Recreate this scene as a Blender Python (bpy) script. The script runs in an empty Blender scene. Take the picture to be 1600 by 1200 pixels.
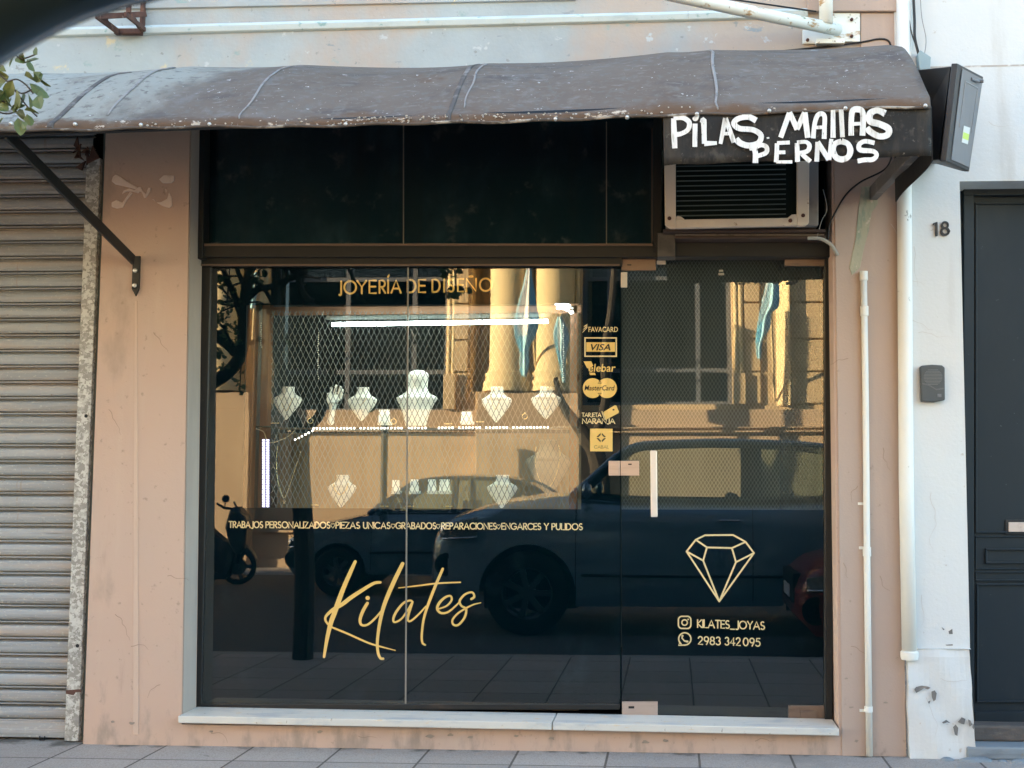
import bpy, bmesh, math, random
from mathutils import Vector, Matrix
R_ = math.radians
rnd = random.Random(7)
scene = bpy.context.scene
col = scene.collection
# ------------------------------------------------------------------ camera
PPX, PPY, FPX = 947.0, 589.0, 1891.0          # principal point and focal length (1600 px wide frame)
CAM = Vector((0.0, -5.48, 1.217))
_n = Vector((1050-PPX, -(745-PPY), -FPX)).normalized()     # wall normal (world +y) in camera axes
_u = Vector((1000-PPX, 22300+PPY, -FPX)).normalized()      # world +z in camera axes
_u = (_u - _n*_u.dot(_n)).normalized()
_x = _n.cross(_u)
W2C = Matrix((_x, _n, _u)).transposed()        # columns: world x,y,z in camera axes
C2W = W2C.transposed()
cd = bpy.data.cameras.new('camera'); cam = bpy.data.objects.new('camera', cd); col.objects.link(cam)
cam.matrix_world = Matrix.Translation(CAM) @ C2W.to_4x4()
cd.sensor_width = 36; cd.lens = FPX/1600*36
cd.shift_x = (800-PPX)/1600; cd.shift_y = (PPY-600)/1600
cd.clip_start = .02; cd.clip_end = 800
cd.dof.use_dof = True; cd.dof.focus_distance = 5.55; cd.dof.aperture_fstop = 13
scene.camera = cam
# ------------------------------------------------------------------ light
SUN_AZ, SUN_EL = R_(-66), R_(13.0)             # sun behind the shop, from the left, lights the far side of the street
w = bpy.data.worlds.new('World'); scene.world = w; w.use_nodes = True
nt = w.node_tree; bg = nt.nodes['Background']
sk = nt.nodes.new('ShaderNodeTexSky'); sk.sky_type = 'NISHITA'; sk.sun_disc = False
sk.sun_elevation = SUN_EL; sk.sun_rotation = SUN_AZ; sk.dust_density = 1.0; sk.ozone_density = 1.5; sk.air_density = 1.1
nt.links.new(sk.outputs[0], bg.inputs[0]); bg.inputs[1].default_value = .095
sl = bpy.data.lights.new('sun', 'SUN'); sl.energy = 5.0; sl.angle = R_(.6); sl.color = (1, .80, .50)
so = bpy.data.objects.new('sun', sl); col.objects.link(so)
sdir = Vector((math.sin(SUN_AZ)*math.cos(SUN_EL), math.cos(SUN_AZ)*math.cos(SUN_EL), math.sin(SUN_EL)))
so.rotation_euler = sdir.to_track_quat('Z', 'Y').to_euler(); so.location = sdir*60
vs = scene.view_settings
vs.view_transform = 'Standard'; vs.look = 'None'; vs.gamma = 1; vs.exposure = 3.6
# ------------------------------------------------------------------ pixels <-> world
YG = .18                                       # plane of the shop glass
def ray(px, py):
    return C2W @ Vector((px-PPX, -(py-PPY), -FPX))
def P(px, py, y=0.0):
    d = ray(px, py); t = (y-CAM.y)/d.y
    return CAM + d*t
def RP(px, py, y):
    """real point standing at depth y (street side) whose mirror image in the glass is seen at px,py"""
    q = P(px, py, 2*YG-y); return Vector((q.x, y, q.z))
# ------------------------------------------------------------------ materials
def M(name, c, rough=.7, metal=0.0, layers=(), bump=None, spec=.4, coat=0.0):
    """principled material; layers = (scale, lo, hi, colour, stretch, mask) painted by noise; mask=(axis, a, b)"""
    m = bpy.data.materials.new(name); m.use_nodes = True
    t = m.node_tree; N = t.nodes; L = t.links; b = N['Principled BSDF']
    b.inputs['Roughness'].default_value = rough; b.inputs['Metallic'].default_value = metal
    b.inputs['Specular IOR Level'].default_value = spec
    if coat: b.inputs['Coat Weight'].default_value = coat; b.inputs['Coat Roughness'].default_value = .06
    b.inputs['Base Color'].default_value = (*c, 1)
    geo = N.new('ShaderNodeNewGeometry')
    cur = None
    for ly in layers:
        sc, lo, hi, cc = ly[:4]; st = ly[4] if len(ly) > 4 and ly[4] else (1, 1, 1); mk = ly[5:] if len(ly) > 5 else ()
        mp = N.new('ShaderNodeMapping'); mp.inputs['Scale'].default_value = st
        mp.inputs['Location'].default_value = (rnd.random()*9, rnd.random()*9, rnd.random()*9)
        L.new(geo.outputs['Position'], mp.inputs[0])
        nz = N.new('ShaderNodeTexNoise'); nz.inputs['Scale'].default_value = sc; nz.inputs['Detail'].default_value = 6
        nz.inputs['Roughness'].default_value = .62
        L.new(mp.outputs[0], nz.inputs['Vector'])
        src = nz.outputs[0]
        for ax, a, bb, wgt in mk:              # positional masks shift the noise threshold
            sx = N.new('ShaderNodeSeparateXYZ'); L.new(geo.outputs['Position'], sx.inputs[0])
            r = N.new('ShaderNodeMapRange'); L.new(sx.outputs['XYZ'.index(ax)], r.inputs[0])
            r.inputs[1].default_value = a; r.inputs[2].default_value = bb
            r.inputs[3].default_value = 0; r.inputs[4].default_value = wgt
            ad = N.new('ShaderNodeMath'); ad.operation = 'ADD'; L.new(src, ad.inputs[0]); L.new(r.outputs[0], ad.inputs[1])
            src = ad.outputs[0]
        mr = N.new('ShaderNodeMapRange'); mr.interpolation_type = 'SMOOTHSTEP'
        mr.inputs[1].default_value = lo; mr.inputs[2].default_value = hi
        L.new(src, mr.inputs[0])
        mx = N.new('ShaderNodeMix'); mx.data_type = 'RGBA'
        if cur is None: mx.inputs[6].default_value = (*c, 1)
        else: L.new(cur, mx.inputs[6])
        mx.inputs[7].default_value = (*cc, 1)
        L.new(mr.outputs[0], mx.inputs[0]); cur = mx.outputs[2]
    if cur is not None: L.new(cur, b.inputs['Base Color'])
    if bump:
        prev = None
        for sc, st, ds in bump:
            nz = N.new('ShaderNodeTexNoise'); nz.inputs['Scale'].default_value = sc; nz.inputs['Detail'].default_value = 5
            L.new(geo.outputs['Position'], nz.inputs['Vector'])
            bp = N.new('ShaderNodeBump'); bp.inputs['Strength'].default_value = st; bp.inputs['Distance'].default_value = ds
            L.new(nz.outputs[0], bp.inputs['Height'])
            if prev: L.new(prev, bp.inputs['Normal'])
            prev = bp.outputs[0]
        L.new(prev, b.inputs['Normal'])
    return m
def EM(name, c, s):
    m = bpy.data.materials.new(name); m.use_nodes = True; t = m.node_tree
    t.nodes.remove(t.nodes['Principled BSDF']); e = t.nodes.new('ShaderNodeEmission')
    e.inputs[0].default_value = (*c, 1); e.inputs[1].default_value = s
    t.links.new(e.outputs[0], t.nodes['Material Output'].inputs[0]); return m
def GLASS(name, tint=(1, 1, 1), ior=1.9, wave=0.0, refl=(1, 1, 1)):
    m = bpy.data.materials.new(name); m.use_nodes = True; t = m.node_tree; N = t.nodes; L = t.links
    N.remove(N['Principled BSDF'])
    tr = N.new('ShaderNodeBsdfTransparent'); tr.inputs[0].default_value = (*tint, 1)
    gl = N.new('ShaderNodeBsdfGlossy'); gl.inputs['Roughness'].default_value = 0.0; gl.inputs[0].default_value = (*refl, 1)
    fr = N.new('ShaderNodeFresnel'); fr.inputs[0].default_value = ior
    mx = N.new('ShaderNodeMixShader'); L.new(fr.outputs[0], mx.inputs[0]); L.new(tr.outputs[0], mx.inputs[1]); L.new(gl.outputs[0], mx.inputs[2])
    L.new(mx.outputs[0], N['Material Output'].inputs[0])
    if wave:
        geo = N.new('ShaderNodeNewGeometry'); nz = N.new('ShaderNodeTexNoise'); nz.inputs['Scale'].default_value = 1.6; nz.inputs['Detail'].default_value = 0
        L.new(geo.outputs['Position'], nz.inputs['Vector'])
        bp = N.new('ShaderNodeBump'); bp.inputs['Strength'].default_value = 1; bp.inputs['Distance'].default_value = wave
        L.new(nz.outputs[0], bp.inputs['Height']); L.new(bp.outputs[0], gl.inputs['Normal'])
    return m
# ------------------------------------------------------------------ mesh helpers
ORIGIN = {}
def V(*a): return Vector(a)
class MB:
    def __init__(s): s.v = []; s.f = []; s.mi = []
    def add(s, vs_, fs, mi=0):
        o = len(s.v); s.v += [Vector(q) for q in vs_]
        for q in fs: s.f.append([i+o for i in q]); s.mi.append(mi)
        return s
    def box(s, x0, x1, y0, y1, z0, z1, mi=0):
        if x0 > x1: x0, x1 = x1, x0
        if y0 > y1: y0, y1 = y1, y0
        if z0 > z1: z0, z1 = z1, z0
        return s.add([(x0,y0,z0),(x1,y0,z0),(x1,y1,z0),(x0,y1,z0),(x0,y0,z1),(x1,y0,z1),(x1,y1,z1),(x0,y1,z1)],
              [(0,3,2,1),(4,5,6,7),(0,1,5,4),(1,2,6,5),(2,3,7,6),(3,0,4,7)], mi)
    def pbox(s, px0, py0, px1, py1, y, t, mi=0):
        """box whose front face (plane y) shows at the given pixel rectangle, t = depth away from the viewer"""
        a = [P(px0,py1,y), P(px1,py1,y), P(px1,py0,y), P(px0,py0,y)]
        return s.prism(a, (0, t, 0), mi)
    def prism(s, pts, d, mi=0):
        d = Vector(d); n = len(pts); a = [Vector(q) for q in pts]
        return s.add(a+[q+d for q in a], [tuple(range(n)), tuple(range(2*n-1, n-1, -1))]+[((i+1) % n, i, i+n, (i+1) % n+n) for i in range(n)], mi)
    def hexa(s, a, b, mi=0):
        """two quads (4 points each) joined to a solid"""
        return s.add(list(a)+list(b), [(0,1,2,3),(7,6,5,4)]+[((i+1) % 4, i, i+4, (i+1) % 4+4) for i in range(4)], mi)
    def tube(s, pts, r, n=8, cap=True, mi=0, flat=1.0):
        pts = [Vector(q) for q in pts]; m = len(pts)
        rr = r if isinstance(r, (list, tuple)) else [r]*m
        t0 = (pts[1]-pts[0]).normalized()
        up = Vector((0,0,1)) if abs(t0.z) < .9 else Vector((1,0,0))
        nx = t0.cross(up).normalized(); vs_ = []; fs = []
        for i in range(m):
            t = (pts[min(i+1,m-1)]-pts[max(i-1,0)]).normalized()
            nx = (nx - t*nx.dot(t)).normalized(); ny = t.cross(nx)
            for k in range(n):
                a = 2*math.pi*k/n; vs_.append(pts[i]+nx*math.cos(a)*rr[i]+ny*math.sin(a)*rr[i]*flat)
        for i in range(m-1):
            for k in range(n): fs.append((i*n+k, i*n+(k+1) % n, (i+1)*n+(k+1) % n, (i+1)*n+k))
        if cap: fs += [tuple(range(n-1,-1,-1)), tuple(range((m-1)*n, m*n))]
        return s.add(vs_, fs, mi)
    def bar(s, a, b, w_, h, mi=0, up=(0,0,1)):
        a = Vector(a); b = Vector(b); t = (b-a).normalized(); u = Vector(up)
        x = t.cross(u).normalized()*w_/2; z = x.cross(t).normalized()*h/2
        return s.hexa([a-x-z, a+x-z, a+x+z, a-x+z], [b-x-z, b+x-z, b+x+z, b-x+z], mi)
    def lathe(s, c, prof, n=24, axis='z', sx=1, sy=1, mi=0, caps=True):
        """prof = [(radius, height)]"""
        c = Vector(c); vs_ = []; fs = []; m = len(prof)
        for r, h in prof:
            for k in range(n):
                a = 2*math.pi*k/n; p, q = r*math.cos(a)*sx, r*math.sin(a)*sy
                vs_.append(c+(Vector((p,q,h)) if axis == 'z' else Vector((p,h,q))))
        for i in range(m-1):
            for k in range(n): fs.append((i*n+k, i*n+(k+1) % n, (i+1)*n+(k+1) % n, (i+1)*n+k))
        if caps: fs += [tuple(range(n-1,-1,-1)), tuple(range((m-1)*n, m*n))]
        return s.add(vs_, fs, mi)
    def grid(s, fn, nu, nv, mi=0):
        vs_ = [fn(i/nu, j/nv) for j in range(nv+1) for i in range(nu+1)]
        fs = [(j*(nu+1)+i, j*(nu+1)+i+1, (j+1)*(nu+1)+i+1, (j+1)*(nu+1)+i) for j in range(nv) for i in range(nu)]
        if callable(mi):
            o = len(s.v); s.v += [Vector(q) for q in vs_]
            for k, q in enumerate(fs): s.f.append([i+o for i in q]); s.mi.append(mi((k % nu+.5)/nu, (k//nu+.5)/nv))
            return s
        return s.add(vs_, fs, mi)
    def wall(s, x0, x1, z0, z1, holes, yf, depth, cuts=(), mi=0):
        """wall face at y=yf with holes (x0,x1,z0,z1); the reveals go back by depth"""
        xs = sorted(set([x0,x1]+[q for h in holes for q in h[:2] if x0 < q < x1])); zs = sorted(set([z0,z1]+[q for h in holes for q in h[2:] if z0 < q < z1]))
        inh = lambda x, z: any(h[0] < x < h[1] and h[2] < z < h[3] for h in holes)
        for i in range(len(xs)-1):
            for j in range(len(zs)-1):
                a, b, c, d = xs[i], xs[i+1], zs[j], zs[j+1]
                if inh((a+b)/2, (c+d)/2): continue
                s.add([(a,yf,c),(b,yf,c),(b,yf,d),(a,yf,d)], [(0,1,2,3)], mi)
        yb = yf+depth
        for h in holes:
            a, b, c, d = max(h[0],x0), min(h[1],x1), max(h[2],z0), min(h[3],z1)
            s.add([(a,yf,c),(a,yb,c),(a,yb,d),(a,yf,d)], [(0,1,2,3)], mi)
            s.add([(b,yf,c),(b,yb,c),(b,yb,d),(b,yf,d)], [(3,2,1,0)], mi)
            s.add([(a,yf,d),(b,yf,d),(b,yb,d),(a,yb,d)], [(0,1,2,3)], mi)
            if c > z0+.001: s.add([(a,yf,c),(b,yf,c),(b,yb,c),(a,yb,c)], [(3,2,1,0)], mi)
        return s
    def build(s, name, mat, parent=None, smooth=False, bevel=0, seg=2, solid=0, weld=False):
        o3 = ORIGIN.get(parent, Vector((0,0,0))) if parent else Vector((0,0,0))
        me = bpy.data.meshes.new(name)
        me.from_pydata([tuple(q-o3) for q in s.v], [], s.f); me.update()
        for mm in (mat if isinstance(mat, (list, tuple)) else [mat]): me.materials.append(mm)
        if any(s.mi): me.polygons.foreach_set('material_index', s.mi)
        bm = bmesh.new(); bm.from_mesh(me)
        if weld: bmesh.ops.remove_doubles(bm, verts=bm.verts, dist=1e-5)
        bmesh.ops.recalc_face_normals(bm, faces=bm.faces); bm.to_mesh(me); bm.free()
        if smooth:
            me.polygons.foreach_set('use_smooth', [True]*len(me.polygons))
        ob = bpy.data.objects.new(name, me); col.objects.link(ob)
        if parent: ob.parent = parent; ORIGIN[ob] = o3
        if solid:
            md = ob.modifiers.new('solid', 'SOLIDIFY'); md.thickness = solid; md.offset = -1
        if bevel:
            md = ob.modifiers.new('bevel', 'BEVEL'); md.width = bevel; md.segments = seg; md.limit_method = 'ANGLE'; md.angle_limit = R_(40)
        if smooth == 'auto':
            md = ob.modifiers.new('es', 'EDGE_SPLIT'); md.split_angle = R_(38)
        return ob
def _split(s):
    par = list(range(len(s.v)))
    def fd(i):
        while par[i] != i: par[i] = par[par[i]]; i = par[i]
        return i
    for f in s.f:
        r = fd(f[0])
        for i in f[1:]: par[fd(i)] = r
    comp = {}
    for k, f in enumerate(s.f): comp.setdefault(fd(f[0]), []).append(k)
    out = []
    for fs in comp.values():
        m = MB(); mp = {}
        for k in fs:
            for i in s.f[k]:
                if i not in mp: mp[i] = len(m.v); m.v.append(s.v[i])
            m.f.append([mp[i] for i in s.f[k]]); m.mi.append(s.mi[k])
        out.append(m)
    return out
def each(s, name, mat, parent=None, **k):
    """every separate piece becomes an object of its own"""
    return [m.build(name, mat, parent, **k) for m in _split(s)]
MB.each = each
def tag(o, label, cat=None, group=None, kind=None):
    if label: o['label'] = label
    if cat: o['category'] = cat
    if group: o['group'] = group
    if kind: o['kind'] = kind
    return o
def thing(name, label, cat, loc=(0,0,0), group=None):
    o = bpy.data.objects.new(name, None); col.objects.link(o); o.location = loc; o.empty_display_size = .1
    ORIGIN[o] = Vector(loc); return tag(o, label, cat, group)
def copy_tree(o, parent=None):
    c = o.copy(); col.objects.link(c)
    if parent: c.parent = parent
    for ch in list(o.children): copy_tree(ch, c)
    return c
def catmull(pts, k=6):
    if len(pts) < 3: return list(pts)
    out = []
    q = [pts[0]]+list(pts)+[pts[-1]]
    for i in range(1, len(q)-2):
        p0, p1, p2, p3 = [Vector(z) for z in q[i-1:i+3]]
        for j in range(k):
            t = j/k
            out.append(.5*((2*p1)+(p2-p0)*t+(2*p0-5*p1+4*p2-p3)*t*t+(3*p1-p0-3*p2+p3)*t**3))
    out.append(Vector(q[-2])); return out
def strokes(mb, lst, y, smooth=6, step=.00012, mi=0, toworld=None, cap=True):
    """lst: (points in pixels, width or widths in pixels) -> flat ribbons with round ends on plane y"""
    tw = toworld or (lambda a, b, yy: P(a, b, yy))
    for n, (pts, wd) in enumerate(lst):
        k = len(pts); ws = list(wd) if isinstance(wd, (list, tuple)) else [wd]*k
        p3 = [Vector((a, b, c)) for (a, b), c in zip(pts, ws)]
        p3 = catmull(p3, smooth) if smooth and k > 2 else p3
        yy = y-n*step
        m = len(p3); vs_ = []; fs = []
        def tang(i):
            a = p3[max(i-1,0)]; b = p3[min(i+1,m-1)]; t = Vector((b.x-a.x, b.y-a.y))
            return t.normalized() if t.length > 1e-6 else Vector((1,0))
        for i in range(m):
            t = tang(i); nn = Vector((-t.y, t.x))*p3[i].z/2
            vs_ += [(p3[i].x+nn.x, p3[i].y+nn.y), (p3[i].x-nn.x, p3[i].y-nn.y)]
        for i in range(m-1): fs.append((2*i, 2*i+1, 2*i+3, 2*i+2))
        for i, sg in ((0,-1), (m-1,1)) if cap else ():
            t = tang(i)*sg; nn = Vector((-t.y, t.x)); c = p3[i]; base = len(vs_)
            for q in range(9):
                a = -math.pi/2+math.pi*q/8
                d = t*math.cos(a)+nn*math.sin(a); vs_.append((c.x+d.x*c.z/2, c.y+d.y*c.z/2))
            fs.append(tuple(range(base, base+9)))
        mb.add([tw(a, b, yy) for a, b in vs_], fs, mi)
    return mb
def disc(mb, cx, cy, rx, ry, y, n=32, mi=0):
    return mb.add([P(cx+rx*math.cos(2*math.pi*k/n), cy+ry*math.sin(2*math.pi*k/n), y) for k in range(n)], [tuple(range(n))], mi)
def flat(mb, pts, y, mi=0):
    return mb.add([P(a, b, y) for a, b in pts], [tuple(range(len(pts)))], mi)
def arc(cx, cy, rx, ry, a0, a1, n=14):
    return [(cx+rx*math.cos(R_(a0+(a1-a0)*k/n)), cy+ry*math.sin(R_(a0+(a1-a0)*k/n))) for k in range(n+1)]
# stroke font: glyph -> (width, polylines), y up, cap height 1
GL = {
 'A': (.86, [[(0,0),(.43,1),(.86,0)], [(.17,.33),(.69,.33)]]),
 'B': (.55, [[(0,0),(0,1)], [(0,1)]+arc(.27,.76,.23,.24,90,-90)+[(0,.52)], [(0,.52)]+arc(.29,.26,.26,.26,90,-90)+[(0,0)]]),
 'C': (.86, [arc(.5,.5,.5,.5,48,312,20)]),
 'D': (.74, [[(0,0),(0,1)]+arc(.26,.5,.48,.5,90,-90,18)+[(0,0)]]),
 'E': (.5, [[(.5,1),(0,1),(0,0),(.5,0)], [(0,.52),(.46,.52)]]),
 'F': (.48, [[(.48,1),(0,1),(0,0)], [(0,.52),(.42,.52)]]),
 'G': (.95, [arc(.5,.5,.5,.5,42,345,22)+[(.98,.46),(.6,.46)]]),
 'I': (.0, [[(0,0),(0,1)]]),
 'J': (.40, [[(.40,1),(.40,.1)]+arc(.2,.08,.2,.2,0,-130,8)]),
 'K': (.6, [[(0,0),(0,1)], [(.55,1),(.02,.48),(.6,0)]]),
 'L': (.45, [[(0,1),(0,0),(.45,0)]]),
 'M': (.9, [[(0,0),(.15,1),(.45,.2),(.75,1),(.9,0)]]),
 'N': (.76, [[(0,0),(0,1),(.76,0),(.76,1)]]),
 'O': (1.0, [arc(.5,.5,.5,.5,90,450,28)]),
 'P': (.52, [[(0,0),(0,1)]+arc(.25,.74,.27,.26,90,-90)+[(0,.48)]]),
 'R': (.56, [[(0,0),(0,1)]+arc(.25,.74,.27,.26,90,-90)+[(0,.48)], [(.2,.48),(.56,0)]]),
 'S': (.54, [arc(.27,.75,.23,.25,50,270,12)[:-1]+arc(.27,.25,.26,.25,90,-140,12)]),
 'T': (.62, [[(0,1),(.62,1)], [(.31,1),(.31,0)]]),
 'U': (.68, [[(0,1),(0,.34)]+arc(.34,.34,.34,.34,180,360,12)+[(.68,1)]]),
 'V': (.8, [[(0,1),(.4,0),(.8,1)]]),
 'Y': (.7, [[(0,1),(.35,.5),(.7,1)], [(.35,.5),(.35,0)]]),
 'Z': (.62, [[(0,1),(.62,1),(0,0),(.62,0)]]),
 '_': (.55, [[(0,-.1),(.55,-.1)]]),
 '0': (.62, [arc(.31,.5,.31,.5,90,450,24)]),
 '2': (.56, [arc(.27,.72,.26,.28,165,-35,12)+[(0,0),(.56,0)]]),
 '3': (.54, [arc(.25,.75,.24,.25,150,-80,12)+arc(.25,.26,.28,.26,80,-150,12)]),
 '4': (.62, [[(.45,0),(.45,1),(0,.27),(.62,.27)]]),
 '5': (.54, [[(.5,1),(.12,1),(.06,.55)]+arc(.24,.32,.3,.32,110,-140,14)]),
 '8': (.56, [arc(.28,.75,.23,.25,90,450,20), arc(.28,.26,.28,.26,90,450,20)]),
 '9': (.56, [arc(.28,.7,.28,.3,0,360,20), [(.56,.7),(.54,.5),(.3,0)]]),
}
GL['1'] = (.25, [[(0,.8),(.22,1),(.22,0)]])
def glyphs(mb, text, x0, x1, yb0, yb1, cap, wd, y, gap=.16, mi=0):
    """write text so it spans pixels x0..x1, baseline yb0 -> yb1, cap height in px"""
    tot = sum((GL[c][0] if c != ' ' else .3)+gap for c in text)-gap
    sx = (x1-x0)/tot; x = 0; lst = []
    for c in text:
        if c == ' ': x += .3+gap; continue
        gw, pl = GL[c]
        for line in pl:
            q = []
            for a, b in line:
                X = x0+(x+a)*sx; q.append((X, yb0+(yb1-yb0)*(X-x0)/max(x1-x0, 1e-3)-b*cap))
            lst.append((q, wd))
        x += gw+gap
    strokes(mb, lst, y, 0, mi=mi)
    return mb
def text_px(mb, s, x0, y0, x1, y1, y, shear=0, mi=0, bold=0):
    """built-in font text fitted to the pixel rectangle"""
    cu = bpy.data.curves.new('t', 'FONT'); cu.body = s; cu.resolution_u = 3; cu.offset = bold
    ob = bpy.data.objects.new('t', cu); col.objects.link(ob)
    dg = bpy.context.evaluated_depsgraph_get(); me = bpy.data.meshes.new_from_object(ob.evaluated_get(dg))
    pts = [(v.co.x+v.co.y*shear, v.co.y) for v in me.vertices]
    a0 = min(p[0] for p in pts); a1 = max(p[0] for p in pts); b0 = min(p[1] for p in pts); b1 = max(p[1] for p in pts)
    mb.add([P(x0+(a-a0)/(a1-a0)*(x1-x0), y1-(b-b0)/(b1-b0)*(y1-y0), y) for a, b in pts], [tuple(p.vertices) for p in me.polygons], mi)
    bpy.data.objects.remove(ob); bpy.data.curves.remove(cu); bpy.data.meshes.remove(me)
    return mb
# ================================================================== materials
PINK = (.50, .37, .295)
m_pink = M('pink_plaster', PINK, .85, layers=[
    (.9, .35, .7, (.51, .355, .272)), (2.2, .45, .75, (.475, .365, .295)), (5, .55, .8, (.53, .41, .33), (1, 1, .12)), (1.6, .60, .72, (.40, .30, .235), (1.6, 1, .7)),
    (3.0, .62, .8, (.36, .25, .19), (2.2, 1, .3)), (26, .62, .72, (.36, .27, .21)),
    (7, .78, 1.0, (.33, .26, .21), (1.6, 1, .6), ('Z', .55, .0, .34)), (40, .72, .76, (.62, .50, .40))],
    bump=[(2.5, .45, .03), (18, .22, .006), (120, .22, .003)])
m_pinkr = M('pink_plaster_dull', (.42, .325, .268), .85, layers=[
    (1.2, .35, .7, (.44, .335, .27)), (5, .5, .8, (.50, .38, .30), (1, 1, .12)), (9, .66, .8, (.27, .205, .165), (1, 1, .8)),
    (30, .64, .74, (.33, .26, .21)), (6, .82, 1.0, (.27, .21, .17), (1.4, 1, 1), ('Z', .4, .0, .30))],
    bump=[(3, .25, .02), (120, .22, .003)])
m_upper = M('weathered_grey_paint', (.375, .425, .435), .8, layers=[
    (1.3, .40, .62, (.33, .37, .38)), (1.3, .52, .70, (.42, .355, .30), (1, 1, .6), ('X', -.7, 1.0, .36)),
    (3.4, .64, .70, (.27, .36, .35), (1, 1, 1.2)), (5.2, .655, .70, (.55, .49, .33), (1, 1, 1)),
    (14, .64, .69, (.47, .50, .50)), (9, .66, .70, (.27, .30, .31), (.7, 1, 2.2)), (24, .65, .69, (.27, .28, .27)), (40, .69, .73, (.22, .22, .2))],
    bump=[(7, .5, .012), (2.2, .4, .03), (60, .35, .004)])
m_ledge = M('ledge_paint', (.53, .60, .60), .7, layers=[(8, .5, .68, (.43, .50, .50), (.4, 1, 1)), (18, .6, .68, (.28, .42, .42)), (30, .66, .72, (.6, .55, .42))], bump=[(40, .4, .004)])
m_white = M('white_wall_paint', (.63, .635, .615), .8, layers=[
    (1.0, .45, .75, (.585, .61, .61)), (3, .56, .8, (.53, .52, .49), (1.5, 1, .25)), (.8, .55, .75, (.63, .595, .57), (1, 1, .5)), (22, .68, .74, (.5, .47, .43)),
    (5.0, .82, .86, (.19, .18, .17), (1, 1, 1.2), ('Z', .95, .1, .20)), (14, .77, .82, (.5, .42, .34), (1, 1, .5), ('Z', .9, .0, .12))],
    bump=[(3, .2, .015), (70, .25, .004)])
m_marble = M('sill_marble', (.60, .585, .53), .45, layers=[(4, .48, .7, (.42, .45, .46), (1, 3, 3)), (18, .6, .72, (.62, .50, .34), (1, 1, 6)), (30, .64, .7, (.32, .28, .23), (1.5, 1, 1))], bump=[(50, .15, .002)])
m_sidewalk_base = None
def m_tiles():
    m = M('pavement_tiles', (.43, .385, .345), .8, layers=[(.7, .35, .7, (.43, .395, .36)), (160, .46, .60, (.32, .285, .255)), (220, .62, .68, (.52, .485, .45)), (4, .55, .75, (.385, .335, .295)), (12, .68, .76, (.17, .155, .145)), (1.6, .55, .75, (.30, .285, .265)), (6, .66, .86, (.13, .12, .105), (1, 1, 1), ('Y', -.10, .0, .28)), (30, .70, .74, (.16, .15, .13))], bump=[(150, .4, .004), (2.5, .15, .01)])
    t = m.node_tree; N = t.nodes; L = t.links; b = N['Principled BSDF']
    geo = N.new('ShaderNodeNewGeometry'); mp = N.new('ShaderNodeMapping'); mp.inputs['Location'].default_value = (2.685, .27, 0)
    L.new(geo.outputs['Position'], mp.inputs[0])
    br = N.new('ShaderNodeTexBrick'); br.offset = 0; br.inputs['Scale'].default_value = 1
    br.inputs['Brick Width'].default_value = .4; br.inputs['Row Height'].default_value = .4; br.inputs['Mortar Size'].default_value = .006
    br.inputs['Mortar Smooth'].default_value = .3; br.inputs['Color1'].default_value = (1,1,1,1); br.inputs['Color2'].default_value = (.80,.80,.81,1); br.inputs['Mortar'].default_value = (.28,.27,.26,1)
    L.new(mp.outputs[0], br.inputs[0])
    old = b.inputs['Base Color'].links[0].from_socket
    mx = N.new('ShaderNodeMix'); mx.data_type = 'RGBA'; mx.blend_type = 'MULTIPLY'; mx.inputs[0].default_value = 1
    L.new(old, mx.inputs[6]); L.new(br.outputs[0], mx.inputs[7]); L.new(mx.outputs[2], b.inputs['Base Color'])
    return m
m_pave = m_tiles()
m_asphalt = M('asphalt', (.038, .04, .042), .9, layers=[(90, .45, .65, (.055, .055, .055)), (.6, .4, .7, (.045, .045, .048))], bump=[(120, .4, .006)])
m_kerb = M('kerb_concrete', (.30, .29, .27), .85, layers=[(8, .5, .7, (.22, .21, .2))], bump=[(60, .3, .003)])
m_frame = M('dark_brown_metal', (.011, .013, .014), .5, .1, layers=[(5, .62, .76, (.050, .034, .025), (.4, 1, 1)), (30, .66, .74, (.035, .03, .028))], bump=[(60, .1, .002)])
m_black = M('black_metal', (.016, .018, .020), .45, .2, layers=[(9, .6, .75, (.04, .04, .042))], bump=[(40, .1, .002)])
m_film = M('black_window_film', (.0005, .0052, .0082), .6, layers=[(1.2, .4, .8, (.0013, .0075, .011), (1, 1, .4)), (5, .56, .78, (.006, .016, .021))], spec=.0)  # teal lift in the black stands in for haze of the car window
m_gold = M('gold_vinyl', (.92, .595, .185), .45, layers=[(60, .6, .8, (.86, .56, .20))], spec=.2)
m_pale = M('pale_gold_vinyl', (.90, .68, .36), .45)
m_darkprint = M('dark_print', (.02, .013, .008), .5)
m_glass = GLASS('shop_glass', (.95, .975, .965), 1.80, .0004, (1, 1, .985))
m_glass2 = GLASS('transom_glass', (.9, .93, .94), 1.5)
m_grille = M('grey_grille_metal', (.15, .18, .175), .7, .1)
m_steel = M('brushed_steel', (.50, .40, .345), .38, .55, layers=[(6, .5, .7, (.44, .35, .30), (1, 1, 8))], bump=[(300, .05, .001)])
m_bronze = M('worn_bronze_steel', (.20, .145, .11), .42, .5, layers=[(8, .5, .7, (.14, .10, .08), (1, 1, 5))])
m_handle = M('handle_metal', (.72, .66, .60), .35, .25)
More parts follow.
